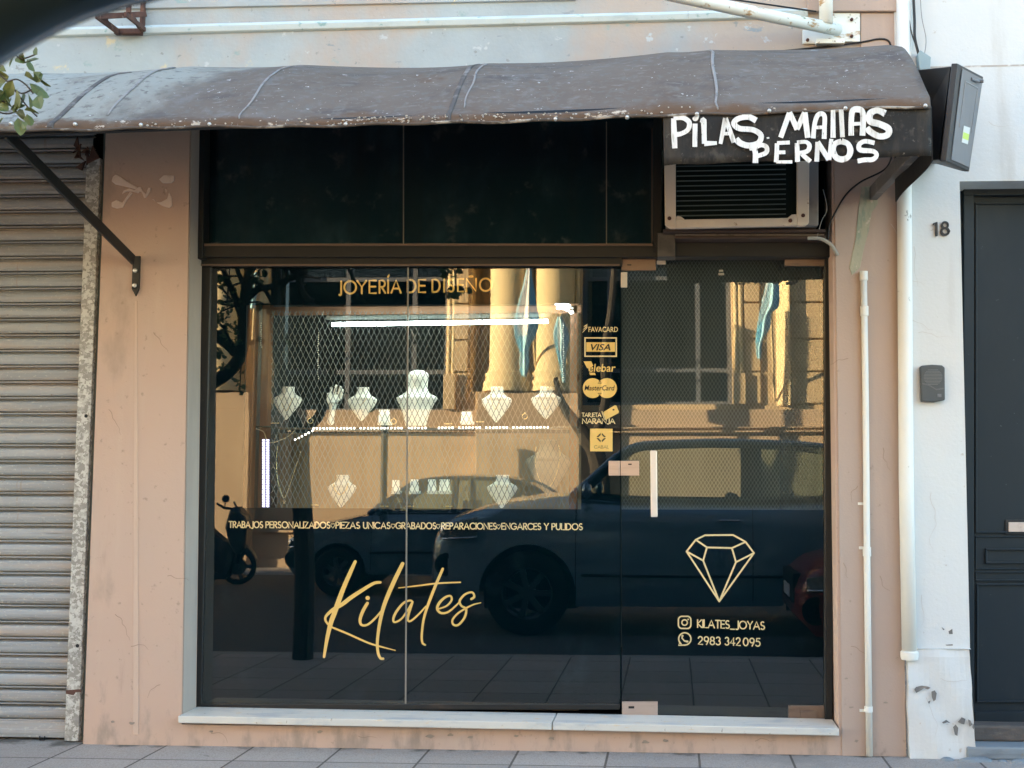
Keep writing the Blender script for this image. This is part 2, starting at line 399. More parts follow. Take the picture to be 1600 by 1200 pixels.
m_fabric = M('awning_canvas', (.142, .116, .098), .8, layers=[
    (3, .40, .7, (.158, .134, .116)), (5, .50, .72, (.095, .085, .082), (.6, 1, 1.6)), (14, .52, .72, (.175, .16, .152), (1, 1, .6)), (30, .56, .70, (.19, .175, .165), (.5, 1, 1.5)),
    (2.1, .70, .96, (.29, .29, .26), (1, .6, .8), ('X', -1.35, -2.1, .42)), (2.6, .82, 1.02, (.32, .33, .30), None, ('X', -1.9, -2.5, .42)), (26, .52, .68, (.15, .14, .13), (1, 1, 1)),
    (5.0, .60, .78, (.125, .085, .06), (.8, 1, 1), ('Z', 2.60, 2.53, .26)),
    (34, .67, .71, (.50, .505, .495)), (70, .68, .72, (.54, .565, .555)), (11, .66, .70, (.33, .31, .30), (1, 1, .4)), (16, .70, .75, (.36, .34, .34), (.4, 1, 2.5)),
    (30, .72, .77, (.50, .46, .40), (.6, 1, 1), ('Z', 2.57, 2.53, .12))],
    bump=[(5, .35, .02), (160, .2, .002)], spec=.12)
m_valance = M('valance_canvas', (.017, .017, .017), .75, layers=[(6, .48, .68, (.042, .036, .028), (2.2, 1, .5)), (16, .54, .70, (.055, .05, .043), (1.6, 1, 1)), (34, .60, .72, (.085, .08, .07)), (70, .66, .71, (.16, .15, .13))], bump=[(6, .3, .01), (160, .2, .002)], spec=.3)
m_flap = M('awning_side_canvas', (.018, .016, .016), .9, bump=[(4, .3, .01)])
m_brush = M('white_brush_paint', (.70, .715, .70), .6, layers=[(9, .48, .70, (.52, .51, .47), (2.5, 1, .6)), (26, .55, .68, (.42, .41, .38), (4, 1, .5)), (48, .62, .68, (.12, .115, .10), (2.2, 1, .5))])
m_whitepipe = M('white_pipe_paint', (.74, .735, .68), .55, layers=[(6, .66, .70, (.16, .14, .10), (2.0, 1, 1.2)), (3, .5, .8, (.70, .72, .68))])
m_rustpipe = M('rusty_white_paint', (.72, .74, .69), .55, layers=[(9, .57, .66, (.42, .27, .13), (1, 1, 2.5)), (16, .62, .7, (.22, .25, .13)), (28, .63, .69, (.17, .10, .06))], bump=[(40, .2, .002)])
m_rust = M('rust_primer', (.085, .040, .030), .8, layers=[(10, .45, .7, (.16, .075, .045)), (26, .62, .7, (.30, .20, .15))], bump=[(60, .3, .003)])
m_galv = bpy.data.materials.new('galvanised_spangle'); m_galv.use_nodes = True
def _galv():
    t = m_galv.node_tree; N = t.nodes; L = t.links; b = N['Principled BSDF']
    geo = N.new('ShaderNodeNewGeometry'); vo = N.new('ShaderNodeTexVoronoi'); vo.inputs['Scale'].default_value = 75; vo.inputs['Randomness'].default_value = 1
    nz = N.new('ShaderNodeTexNoise'); nz.inputs['Scale'].default_value = 60; nz.inputs['Detail'].default_value = 3
    L.new(geo.outputs['Position'], nz.inputs['Vector'])
    mx0 = N.new('ShaderNodeMix'); mx0.data_type = 'RGBA'; mx0.inputs[0].default_value = .04
    L.new(geo.outputs['Position'], mx0.inputs[6]); L.new(nz.outputs[1], mx0.inputs[7]); L.new(mx0.outputs[2], vo.inputs['Vector'])
    sp = N.new('ShaderNodeSeparateColor'); L.new(vo.outputs['Color'], sp.inputs[0])
    cr = N.new('ShaderNodeValToRGB'); e = cr.color_ramp.elements
    e[0].position = .35; e[0].color = (.26, .255, .235, 1); e[1].position = .75; e[1].color = (.52, .53, .505, 1)
    L.new(sp.outputs[0], cr.inputs[0]); L.new(cr.outputs[0], b.inputs['Base Color'])
    b.inputs['Roughness'].default_value = .6; b.inputs['Metallic'].default_value = .15
_galv()
m_slat = M('shutter_steel', (.315, .335, .35), .6, .1, layers=[(3, .42, .60, (.25, .262, .27), (.25, 1, 9)), (2.1, .48, .62, (.35, .315, .285), (.3, 1, 6)), (4, .60, .72, (.27, .22, .18), (5, 1, .5)), (90, .56, .70, (.43, .43, .41), (.6, 1, 1)), (9, .6, .72, (.20, .19, .175), (.3, 1, 6)), (24, .66, .72, (.20, .17, .15))], bump=[(90, .15, .002)])
m_doorpaint = M('slate_door_paint', (.012, .020, .026), .55, layers=[(2.4, .4, .75, (.021, .029, .034), (1, 1, .5)), (40, .68, .74, (.075, .085, .09))], bump=[(14, .12, .004)], spec=.25)
m_step = M('step_stone', (.22, .25, .27), .7, layers=[(5, .45, .7, (.14, .16, .18), (1, 1, 4)), (20, .62, .7, (.25, .19, .14))], bump=[(30, .3, .005)])
m_ac = M('yellowed_ac_plastic', (.62, .55, .45), .5, layers=[(6, .5, .75, (.55, .46, .36)), (20, .64, .7, (.30, .22, .15))])
m_acin = M('ac_grille_dark', (.005, .012, .012), .7, spec=.1)
m_fin = M('ac_fin', (.10, .13, .125), .6, spec=.2)
m_acbase = M('ac_bracket_brown', (.055, .035, .028), .6, layers=[(9, .6, .7, (.12, .08, .06), (.4, 1, 1))])
m_boxgrey = M('box_grey_paint', (.17, .175, .185), .5, layers=[(2, .4, .7, (.145, .15, .16))])
m_boxdark = M('box_dark_paint', (.020, .022, .024), .5)
m_cable = M('black_cable', (.012, .012, .013), .5)
m_hose = M('grey_hose', (.34, .34, .31), .6)
m_plastic = M('grey_plastic', (.060, .068, .072), .5, layers=[(30, .6, .72, (.09, .095, .095))])
m_jbox = M('grey_green_box', (.26, .34, .36), .55)
m_tan = M('tan_facade', (.64, .47, .265), .85, layers=[(1.2, .4, .7, (.55, .41, .25)), (8, .55, .75, (.46, .33, .2), (1, 1, .5)), (3, .58, .74, (.42, .32, .21), (2, 1, .3))], bump=[(30, .3, .01)])
m_tan2 = M('tan_plinth', (.54, .39, .25), .85, layers=[(1.0, .4, .7, (.46, .33, .215)), (9, .6, .78, (.38, .26, .17), (1, 1, .4))], bump=[(30, .3, .01)])
m_cream = M('cream_moulding', (.82, .64, .35), .8, layers=[(3,.45,.75,(.68,.53,.31),(2,1,.3)),(14,.6,.75,(.56,.43,.26))])
m_darkglass = GLASS('far_window_glass', (.25, .28, .3), 1.5)
m_dark = M('dark_interior', (.012, .015, .018), .9)
m_greyframe = M('grey_window_frame', (.13, .135, .15), .6)
m_bark = M('tree_bark', (.05, .042, .034), .9, layers=[(20, .5, .7, (.08, .068, .055), (1, 1, .3))], bump=[(40, .6, .01)])
m_leaf = M('leaf_green', (.075, .105, .030), .55, layers=[(16, .45, .65, (.135, .155, .045)), (7, .60, .72, (.20, .175, .055))])

# ================================================================== the setting
def struct(name, mb, mat, **k):
    o = mb.build(name, mat, **k); o['kind'] = 'structure'; return o
struct('ground', MB().box(-300, 300, -300, 300, -.40, -.30), m_asphalt)
struct('road', MB().box(-60, 60, -10.9, -2.60, -.29, -.15), m_asphalt)
struct('pavement', MB().box(-60, 30, -2.45, 6, -.28, 0), m_pave)
struct('kerb', MB().box(-60, 30, -2.60, -2.451, -.28, -.004), m_kerb, bevel=.02)
struct('far_pavement', MB().box(-60, 60, -14, -11.05, -.28, -.10), m_pave)
struct('far_kerb', MB().box(-60, 60, -11.05, -10.9, -.28, -.104), m_kerb, bevel=.02)

# ================================================================== shop building
X = lambda px, py=700, y=0.0: P(px, py, y).x
Z = lambda py, px=800, y=0.0: P(px, py, y).z
shop = thing('shop_building', 'low shop building with faded pink plaster piers and peeling grey band above the awning', 'shop building', (0, 0, 0))
XE = X(1406, 600)                     # right end of the pink building
zt = Z(150)                           # hidden behind the awning
wx0, wx1 = X(301, 760), X(1306, 780)  # shop window opening
wz0 = Z(1139)
sx1 = X(147, 700)                     # right edge of the shutter opening
wall = MB().wall(-7.4, XE, 0, zt, [(wx0, wx1, wz0, zt-.004), (-5.6, sx1, 0, zt-.004)], 0, .26)
xl0, xl1 = P(296, 240), P(284, 1110)      # the left edge of the opening is not quite plumb
for q in wall.v:
    if abs(q.x-wx0) < 1e-4: q.x = xl0.x+(xl1.x-xl0.x)*(q.z-xl0.z)/(xl1.z-xl0.z)
wall.add([(XE,0,0),(XE,6,0),(XE,6,zt),(XE,0,zt)], [(0,1,2,3)])
wall.build('wall', m_pink, shop)
# upper band, roofline
up = MB().wall(-7.4, XE, zt, 6.2, [], 0, .2)
up.add([(XE,0,zt),(XE,6,zt),(XE,6,6.2),(XE,0,6.2)], [(0,1,2,3)])
up.add([(-7.4,0,6.2),(XE,0,6.2),(XE,6,6.2),(-7.4,6,6.2)], [(0,1,2,3)])
up.build('upper_wall', m_upper, shop)
bk_ = MB().box(-7.4, XE, 6.0, 6.2, 0, 6.2); bk_.build('back_wall', m_pinkr, shop)  # unseen back and side walls added to stop sun leaking into the shop
sd_ = MB().box(-7.4, -7.2, .3, 5.99, 0, 6.19); sd_.build('side_wall', m_pinkr, shop)
jm = MB(); jm.hexa([(xl1.x+.001,.004,xl1.z-.02),(xl1.x+.004,.004,xl1.z-.02),(xl1.x+.004,.15,xl1.z-.02),(xl1.x+.001,.15,xl1.z-.02)], [(xl0.x+.001,.004,2.9),(xl0.x+.004,.004,2.9),(xl0.x+.004,.15,2.9),(xl0.x+.001,.15,2.9)]); jm.build('jamb_render', M('grey_jamb', (.36,.315,.27), .85, layers=[(4,.45,.7,(.31,.275,.24),(1,1,.3))], bump=[(60,.2,.003)]), shop)
lg = MB()
a, b = P(-300, 62), P(1075, 27); c, d = P(1075, 27), P(1262, 22)
for q0, q1 in ((a, b), (c+V(.0005,0,0), d)):
    t = .024
    prof = [(0, -.022), (-.016, -.015), (-.024, .010), (0, .030)]
    lg.hexa([q0+V(0,y,z) for y, z in prof], [q1+V(0,y,z) for y, z in prof])
lg.each('ledge', m_ledge, shop, bevel=.003)
lg2 = MB(); a, b = P(-300, 22), P(900, -2)
lg2.hexa([a+V(0,y,z) for y, z in [(0,-.012),(-.012,-.008),(-.012,.012),(0,.012)]], [b+V(0,y,z) for y, z in [(0,-.012),(-.012,-.008),(-.012,.012),(0,.012)]])
lg2.build('ledge', m_upper, shop)
# beige pier on the right: upper pilaster with moulding
pl = MB(); pl.pbox(1262, -40, 1404, 17, -.03, .03); pl.pbox(1345, 20, 1405, 118, -.012, .012)
pl.each('pilaster', m_pinkr, shop, bevel=.004)
rp = MB(); rp.box(wx1+.012, XE-.002, -.006, 0, 0, 2.78); rp.build('pier_render', m_pinkr, shop)
# marble sill
sl_ = MB()
q = [P(278, 1130, -.05), P(862, 1141, -.05), P(862, 1129, -.05), P(278, 1118.5, -.05)]
sl_.prism(q, (0, .22, 0))
q2 = [P(863.5, 1141, -.05), P(1311, 1150, -.05), P(1311, 1138.5, -.05), P(863.5, 1129, -.05)]
sl_.prism(q2, (0, .22, 0)); sl_.each('sill', m_marble, shop, bevel=.004)
# glue marks left by an old sign
gm = MB()
for pts in ([(176,276),(181,272),(187,275),(196,282),(204,287),(214,292),(213,296),(202,293),(190,290),(180,288),(174,283)],
            [(216,292),(220,292),(223,298),(228,303),(231,293),(236,293),(234,299),(228,309),(225,309),(221,300),(218,299),(216,302),(206,299),(198,299),(190,303),(193,297),(202,294),(210,297)],
            [(248,280),(256,273),(272,274),(272,282),(268,286),(254,286)],
            [(264,299),(268,308),(269,321),(265,325),(254,322),(244,316),(252,315),(261,310)],
            [(237,311),(241,311),(244,315),(240,313)], [(257,294),(262,297),(259,301)]):
    gm.prism([P(a, b, -.006) for a, b in pts], (0, .007, 0))
gm.prism([P(a, b, -.006) for a, b in [(174,316),(182,312),(191,316),(203,299),(207,301),(196,315),(192,324),(182,326),(174,323)]], (0, .007, 0))
m_glue = M('dried_glue', (.72, .585, .49), .8, layers=[(25, .5, .7, (.64, .51, .42))])
gm.each('glue_residue', m_glue, shop, bevel=.003)
# vertical raised streak under the bracket
st = MB(); st.prism([P(210.5,470,-.003), P(214.5,470,-.003), P(216.5,1148,-.003), P(207,1148,-.003)], (0,.004,0))
st.build('plaster_streak', M('streak_plaster', (.54, .405, .32), .85, layers=[(5, .45, .7, PINK, (2, 1, .3))], bump=[(60,.3,.003)]), shop, bevel=.003)
# green wash and bare plaster on the right pier
pt = MB()
pt.prism([P(x_, y_, -.009) for x_, y_ in [(1346,292),(1369,290),(1372,318),(1362,332),(1357,362),(1350,388),(1344,418),(1331,430),(1327,418),(1337,372),(1341,330)]], (0,.004,0))
pt.build('plaster_patch', M('greenish_plaster', (.40, .38, .28), .85, layers=[(16, .48, .6, (.29, .33, .25), (2, 1, .6)), (24, .6, .7, (.58, .50, .40))], bump=[(40,.5,.006)]), shop, bevel=.003)

# hairline cracks and scratches in the render
rk = random.Random(31); ck = MB()
for px, py, n_, ang in ((240,520,8,1.5),(170,640,9,1.2),(262,900,7,.4),(205,1010,6,.2),(180,960,10,.9),(250,1070,6,2.6),(330,1146,7,.1),(560,1150,6,.1),(1180,1158,7,.1),(1325,560,6,2.4),(1380,700,8,1.4),(1330,1010,7,.3),(1375,900,6,1.3),(1318,880,5,.8),(1340,760,6,1.9)):
    x, y = px, py; a = ang; pts = [(x,y)]
    for k in range(n_): a += rk.uniform(-.6,.6); x += math.cos(a)*5; y += math.sin(a)*5; pts.append((x,y)); a = a*.6+ang*.4
    strokes(ck, [(pts, [.9-.6*k/n_ for k in range(len(pts))])], -.0072, 2)
ck.each('crack', M('pink_crack', (.27,.20,.155), .9), shop)
ch = MB()
for px, py, r in ((330,1143,4),(500,1143,5),(672,1150,7),(704,1148,6),(735,1152,5),(806,1150,4),(862,1154,6),(1008,1160,6),(1040,1157,5),(176,1128,4),(206,1130,5),(1330,1105,3.5),(1384,1098,4),(1322,1060,3),(1338,1158,4)):
    n_ = 9; ch.prism([P(px+r*rk.uniform(.5,1.3)*math.cos(6.283*k/n_), py+.55*r*rk.uniform(.4,1.2)*math.sin(6.283*k/n_), -.0074) for k in range(n_)], (0,.001,0))
ch.each('chipped_spot', M('chip_grey', (.30,.25,.205), .95, layers=[(60,.5,.7,(.22,.185,.155))], bump=[(80,.5,.004)]), shop)
# ---------------------------------------------------------------- transom, frames
fr = MB()
fr.prism([P(a, b, .10) for a, b in [(303,404),(317,404),(319,170),(305.5,170)]], (0,.08,0))                       # outer left frame
fr.pbox(316, 384, 1030, 402, .12, .10)                      # transom rail
fr.pbox(312, 402, 972, 415, .145, .06)
fr.pbox(1021, 180, 1034, 384, .12, .08)
fr.prism([P(a, b, .168) for a, b in [(300,1108),(314,1108),(329,412),(313.5,412)]], (0,.04,0))                      # left upright
fr.pbox(313, 1101, 968, 1109, .165, .04)                    # bottom strip
fr.pbox(1289, 392, 1301, 1128, .15, .06)                    # right upright
fr.pbox(1030, 378, 1300, 401, .10, .10)                     # header above the door
sf = fr.build('shop_window', m_frame, shop, bevel=.003)
thin = MB(); thin.pbox(313, 412.5, 968, 415.2, .139, .004); thin.pbox(316, 380.5, 1020, 384, .115, .006); thin.pbox(316.5, 200, 318.5, 384, .114, .004)
thin.each('edge_bead', M('bare_edge', (.13, .095, .075), .5, .3), sf)
lip = MB(); lip.pbox(319.5, 200, 322, 384, .150, .02); lip.pbox(1017.5, 200, 1020, 378, .150, .02); lip.each('edge_bead', M('bead_dull', (.09, .07, .06), .6), sf)
def pane(x0, y0, x1, y1, y, par, mat=m_glass, name='glass_pane'):
    q = MB(); q.add([P(x0,y1,y), P(x1,y1,y), P(x1,y0,y), P(x0,y0,y)], [(0,1,2,3)]); return q.build(name, mat, par)
pane(317, 190, 629.5, 384, YG, sf, m_glass2, 'transom_pane'); pane(630.5, 190, 947, 384, YG, sf, m_glass2, 'transom_pane'); pane(948, 190, 1021, 384, YG, sf, m_glass2, 'transom_pane')
tf = MB(); tf.pbox(317, 185, 1021, 386, YG+.03, .01); tf.build('black_backing', M('dusty_black_panel', (.010,.040,.060), .7, layers=[(3.5, .45, .72, (.03,.075,.105), (1,1,.6)), (9, .58, .72, (.08,.11,.125)), (1.6, .5, .7, (.018,.042,.056), (3,1,.2))], spec=0), sf)  # dust smudges over a blue lift painted in for viewing haze
jl = MB(); jl.pbox(629.4, 190, 630.8, 384, YG-.003, .008); jl.pbox(946.8, 190, 948.2, 384, YG-.003, .008)
# window joint leans slightly in the photo: follow its ends
jl.prism([P(632.4,1102,YG-.003), P(634.6,1102,YG-.003), P(638.6,414,YG-.003), P(636.4,414,YG-.003)], (0,.006,0))
jl.each('joint_seal', M('joint_silicone', (.20, .19, .165), .4), sf)
q = MB(); q.add([P(312,1104,YG), P(632.6,1104,YG), P(636.6,412,YG), P(327,412,YG)], [(0,1,2,3)]); q.build('glass_pane', m_glass, sf)
q = MB(); q.add([P(634.4,1104,YG), P(969,1104,YG), P(969,404,YG), P(638.4,412,YG)], [(0,1,2,3)]); q.build('glass_pane', m_glass, sf)
# black film with the clear strip left open
FY = YG+.012
def filmq(mb, pts): mb.prism([P(a, b, FY) for a, b in pts], (0, .002, 0))
fm = MB()
filmq(fm, [(326,477.2),(326,410),(970,402),(970,474)][::-1])
filmq(fm, [(310,1105),(320,793),(970,796),(970,1105)][::-1])
filmq(fm, [(320,793),(326,477.2),(385,477.0),(379.5,793.3)][::-1])
filmq(fm, [(908,795.7),(908,474.4),(970,474.0),(970,796)][::-1])
fm.each('black_film', m_film, sf)
LY = YG+.005
# lettering ------------------------------------------------------
hd = MB()
def word(mb, letters, base, cap, wd, y):
    """letters placed one by one: (char, x0, x1)"""
    lst = []
    for ch, a, b in letters:
        gw, pls = GL[ch]; sx = (b-a)/gw if gw else 0
        for p in pls:
            lst.append(([((a+u*sx) if gw else (a+b)/2, base((a+b)/2)-v*cap) for u, v in p], wd))
    strokes(mb, lst, y, 0)
zb = lambda x: 459.0-(x-530)*(459-454.6)/235
zX = lambda z: 510+z/5.714
word(hd, [(c, zX(a), zX(b)) for c, a, b in [('J',112,132),('O',160,265),('Y',276,356),('E',384,442),('R',474,526),('I',546,556),('A',580,664),('D',726,796),('E',824,882),('D',946,1012),('I',1048,1056),('S',1090,1136),('E',1174,1222),('N',1250,1336),('O',1370,1474)]], zb, 19.6, 2.9, LY)
disc(hd, zX(1291), 432.0, 3.8, 2.0, LY-.0004)
flat(hd, [(606.2,435),(604.8,432),(608.2,427.6),(609,431)], LY-.0004)
hd.build('lettering', m_gold, sf)
sv = MB()
for t_, a, b in [('TRABAJOS',358,410.5),('PERSONALIZADOS',415.5,515.5),('PIEZAS',525,562),('UNICAS',568,609.5),('GRABADOS',618.5,681),('REPARACIONES',690,775.5),('ENGARCES',784,845),('Y',850.5,857),('PULIDOS',862.5,910)]:
    f = lambda x: 824.2+(x-357)*(3.6/554)
    glyphs(sv, t_, a, b, f(a), f(b), 9.4, 1.75, LY, .2)
for hx in (520, 614, 684.6, 779):
    yy = 820+(hx-357)*(3.6/554)
    strokes(sv, [([(hx,yy+4.2),(hx-3,yy),(hx-2.6,yy-2.6),(hx-1,yy-3),(hx,yy-1.6),(hx+1,yy-3),(hx+2.6,yy-2.6),(hx+3,yy),(hx,yy+4.2)], .9)], LY, 0)
sv.build('lettering', m_pale, sf)
kz = lambda p: [(460+a/4.2105, 840+b/4.2105) for a, b in p]
KI = [([(400,158),(372,220),(340,292),(312,360),(290,420),(262,500),(240,560),(215,665),(195,785)], [20,26,28,30,32,32,30,24,16]),
      ([(565,294),(520,302),(440,350),(370,396),(315,438),(260,470),(215,508),(203,538),(222,570),(252,592)], [17,20,24,26,26,24,18,15,14,12]),
      ([(252,592),(350,632),(480,690),(560,715),(664,742)], [12,13,12,11,6]),
      ([(480,432),(450,485),(432,540),(442,574),(482,572),(532,530),(582,470)], [20,22,20,16,14,14,10]),
      ([(481,397),(483,397.5)], 27),
      ([(712,172),(650,300),(592,440),(562,560),(546,680),(550,755),(565,792),(584,797)], [24,28,26,22,19,18,17,16]),
      ([(778,424),(760,414),(716,432),(668,492),(650,540),(664,556),(706,532),(748,472),(776,424)], [12,13,15,17,15,13,12,12,12]),
      ([(778,424),(752,500),(746,540),(764,549),(810,512),(866,452)], [13,17,15,13,12,10]),
      ([(976,206),(930,312),(880,440),(850,540),(838,640),(842,690),(860,706)], [17,19,18,16,15,14,13]),
      ([(686,331),(800,318),(940,301),(1092,294)], [6,9,11,9]),
      ([(944,470),(1000,450),(1034,412),(1026,384),(990,394),(952,432),(940,470),(965,496),(1010,490),(1058,452),(1090,420)], [10,12,14,13,15,18,17,15,13,12,10]),
      ([(1164,404),(1184,388),(1168,360),(1122,374),(1088,415),(1098,448),(1130,472),(1118,528),(1078,574),(1046,572),(1040,542),(1074,500),(1130,464),(1180,440),(1226,429)], [16,15,13,14,15,14,15,15,14,14,13,13,12,10,6])]
kl = MB(); strokes(kl, [(kz(p), [q/4.21 for q in wd] if isinstance(wd, list) else wd/4.21) for p, wd in KI], LY, 7, step=.0002)
kl.build('lettering', m_gold, sf)
# card stickers --------------------------------------------------
SY = LY
fc = MB()
for k in range(3): flat(fc, [(909.6+k*0.9,516.5-k*4.6+4),(911+k*1.3,513.6-k*4.4+4),(918.5-k*.2,508.4-k*2+1.5),(917-k*.2,511.6-k*2+1.5)], SY-.0002*k)
text_px(fc, 'FAVACARD', 919.5, 510.6, 965.5, 518.8, SY, bold=.012)
fc.build('card_sticker', m_pale, sf)
vi = MB()
for (a, b, c, d) in ((913,527,964,529),(913,555.6,964,557.6),(913,529,915.2,555.6),(961.8,529,964,555.6)): flat(vi, [(a,b),(c,b),(c,d),(a,d)], SY, 0)
flat(vi, [(916,534.8),(961,534.8),(961,549.6),(916,549.6)], SY, 1)
text_px(vi, 'VISA', 923, 537.4, 954, 547.6, SY-.001, .25, 2, .02)
vi.build('card_sticker', [m_pale, m_gold, m_darkprint], sf)
tb = MB(); flat(tb, [(911.8,564.6),(923.6,564.4),(927,571.2),(919.4,576),(917,574.6)], SY); flat(tb, [(920.6,582),(929.5,582.4),(931,586),(922,586)], SY)
text_px(tb, 'elebar', 919.6, 568.6, 962, 581, SY-.0006, .12, 0, .012)
tb.build('card_sticker', m_gold, sf)
mc = MB(); disc(mc, 926, 606.4, 15.4, 15.6, SY); disc(mc, 948.3, 606.4, 15.6, 15.6, SY-.0004)
text_px(mc, 'MasterCard', 913.2, 602, 960.5, 610.2, SY-.001, .2, 1, .012)
for yy in (595.5, 598, 614, 616.5): flat(mc, [(937-(3 if abs(yy-606)<9 else 1.6),yy),(937+(3 if abs(yy-606)<9 else 1.6),yy),(937+(3 if abs(yy-606)<9 else 1.6),yy+1),(937-(3 if abs(yy-606)<9 else 1.6),yy+1)], SY-.0008, 1)
mc.build('card_sticker', [m_gold, m_darkprint], sf)
na = MB(); glyphs(na, 'TARJETA', 909.5, 939, 651, 651, 5.8, 1.25, SY, .16); glyphs(na, 'NARANJA', 910, 960.5, 661.6, 661.6, 7.4, 1.7, SY, .16)
flat(na, [(943.5,643.4),(960.5,633.2),(963,633.6),(967,643),(966.4,645.4),(948.4,655),(945,654)], SY-.003, 1)
strokes(na, [([(940.5,643),(944.5,655.5)], 1.2), ([(942.6,644.5),(946.4,656)], .9)], SY-.0036, 0, mi=0)
disc(na, 958.6, 640.2, 1.6, 1.3, SY-.0036, mi=2)
na.build('card_sticker', [m_pale, m_gold, m_darkprint], sf)
cb = MB(); flat(cb, [(922,669.8),(957.2,669.8),(957.2,705.2),(922,705.2)], SY, 0)
for k in range(4):
    dx, dy = [(0,-1),(1,0),(0,1),(-1,0)][k]; ex, ey = [(1,0),(0,1),(-1,0),(0,-1)][k]; c0, c1, r1, r0 = 939.4, 683.8, 8.4, 5.0
    g = .12
    A = (c0+r1*(dx*(1-g)+ex*g), c1+r1*(dy*(1-g)+ey*g)); B = (c0+r1*(dx*g+ex*(1-g)), c1+r1*(dy*g+ey*(1-g)))
    C = (c0+r0*(dx*g+ex*(1-g)), c1+r0*(dy*g+ey*(1-g))); D = (c0+r0*(dx*(1-g)+ex*g), c1+r0*(dy*(1-g)+ey*g))
    flat(cb, [A, B, C, D], SY-.0004, 1)
m_faint = M('faded_print', (.40, .25, .08), .5)
glyphs(cb, 'CABAL', 928.5, 951, 700.6, 700.6, 4.6, .9, SY-.0004, .2, mi=2)
cb.build('card_sticker', [m_gold, m_darkprint, m_faint], sf)
# expanded-metal grille just behind the clear strip ---------------
def grille(mb, x0, y0, x1, y1, y, cw, ch, wpx):
    """diamond mesh in pixel units, cells cw x ch, clipped to the rectangle"""
    k = ch/cw; W = x1-x0; H = y1-y0; i = 0
    for sg in (1, -1):
        s = -H/k; 
        while s < W:
            a = s; t0 = max(0, -a*k) if a < 0 else 0
            xa, ya = (max(a,0), t0); t1 = min(H, (W-a)*k); xb, yb = a+t1/k, t1
            if xb > xa:
                A, B = (xa, ya), (xb, yb)
                if sg < 0: A, B = (W-A[0], A[1]), (W-B[0], B[1])
                yy = y+(.003 if sg < 0 else 0)
                mb.bar(P(x0+A[0], y0+A[1], yy), P(x0+B[0], y0+B[1], yy), wpx/345, .0024, up=(0,1,0))
            s += cw
    return mb
g = MB(); grille(g, 424, 486, 906, 794, YG+.06, 8.5, 18.2, .95); g.build('security_grille', m_grille, sf)

# ---------------------------------------------------------------- glass door
DY = YG+.004
q = MB(); q.add([P(971.5,1118,DY), P(1289,1124,DY), P(1288,398,DY), P(970.5,404,DY)], [(0,1,2,3)]); gd = q.build('glass_door', m_glass, shop)
q = MB(); q.prism([P(a, b, DY+.008) for a, b in [(971.5,1118),(1289,1124),(1289,797),(971,796)]], (0,.002,0)); q.build('black_film', m_film, gd)
g = MB(); grille(g, 972, 406, 1288, 797, DY+.05, 5.75, 9.4, .85); g.build('security_grille', m_grille, gd)
dm = MB(); dz = lambda p: (1040+p[0]/6, 820+p[1]/6)
A_, B_, C_, D_, T_, E_, F_, G_, H_, I_, J_ = [dz(q) for q in [(370,98),(632,95),(750,160),(828,265),(503,718),(197,250),(283,140),(388,212),(622,218),(660,350),(352,335)]]
strokes(dm, [([u, v], 2.7) for u, v in [(F_,A_),(A_,B_),(B_,C_),(C_,D_),(D_,T_),(T_,E_),(E_,F_),(F_,G_),(G_,H_),(H_,C_),(G_,J_),(J_,E_),(H_,I_),(I_,D_),(J_,T_),(I_,T_)]], DY+.004, 0)
dm.build('diamond_emblem', m_pale, gd)
ct = MB()
glyphs(ct, 'KILATES_JOYAS', 1090, 1194.5, 980.2, 983.6, 11.8, 2.0, DY+.004, .17)
glyphs(ct, '2983', 1091, 1125.5, 1006.6, 1007.6, 12, 2.0, DY+.004, .22); glyphs(ct, '342', 1133, 1156.5, 1007.8, 1008.6, 12, 2.0, DY+.004, .22); glyphs(ct, '095', 1161.5, 1187.5, 1008.8, 1009.8, 12, 2.0, DY+.004, .22)
r_ = 5.5
sq = [(1060+r_,963)]+[(1079.5-r_,963)]+arc(1079.5-r_,963+r_,r_,r_,-90,0,5)+arc(1079.5-r_,982-r_,r_,r_,0,90,5)+arc(1060+r_,982-r_,r_,r_,90,180,5)+arc(1060+r_,963+r_,r_,r_,180,270,5)
strokes(ct, [(sq, 2.2), (arc(1069.7,972.7,4.3,4.3,0,360,20), 2.1)], DY+.004, 0); disc(ct, 1075.2, 967.8, 1.2, 1.2, DY+.003)
strokes(ct, [(arc(1070,998.3,9.6,9.6,128,452,24)+[(1060.2,1008.2),(1062.6,1003.6)], 2.2), ([(1066.4,993.4),(1065.6,997),(1069.4,1001.4),(1074,1002.4)], [3.4,2.2,2.2,3.4])], DY+.004, 0)
ct.build('lettering', m_pale, gd)
def plate(x0, y0, x1, y1, y, mat, name='corner_fitting', par=gd, t=.02):
    q = MB(); q.pbox(x0, y0, x1, y1, y, t); return q.build(name, mat, par, bevel=.0015)
f1 = plate(971, 404, 1025, 422.5, DY-.012, m_bronze, t=.022); s_ = MB(); s_.pbox(980, 413, 986.5, 414.8, DY-.0135, .003); s_.build('key_slot', m_black, gd)
plate(1226, 397.5, 1291, 415.5, DY-.012, m_bronze, t=.022)
f3 = plate(972, 1097, 1027.5, 1118.5, DY-.012, m_steel, t=.022); s_ = MB(); s_.pbox(982, 1103.5, 991, 1107, DY-.0135, .003); s_.build('key_slot', m_black, gd)
f4 = plate(1232, 1103, 1297, 1128, DY-.012, m_bronze, t=.022); s_ = MB(); s_.pbox(1251, 1111, 1277, 1126, DY-.018, .008); s_.build('lever', m_bronze, gd, bevel=.002)
lk = plate(969.5, 720, 998.5, 743.2, DY-.014, m_steel, 'lock', t=.024); s_ = MB(); s_.pbox(981.5, 724.4, 987, 726.4, DY-.0155, .003); s_.build('key_slot', m_black, gd)
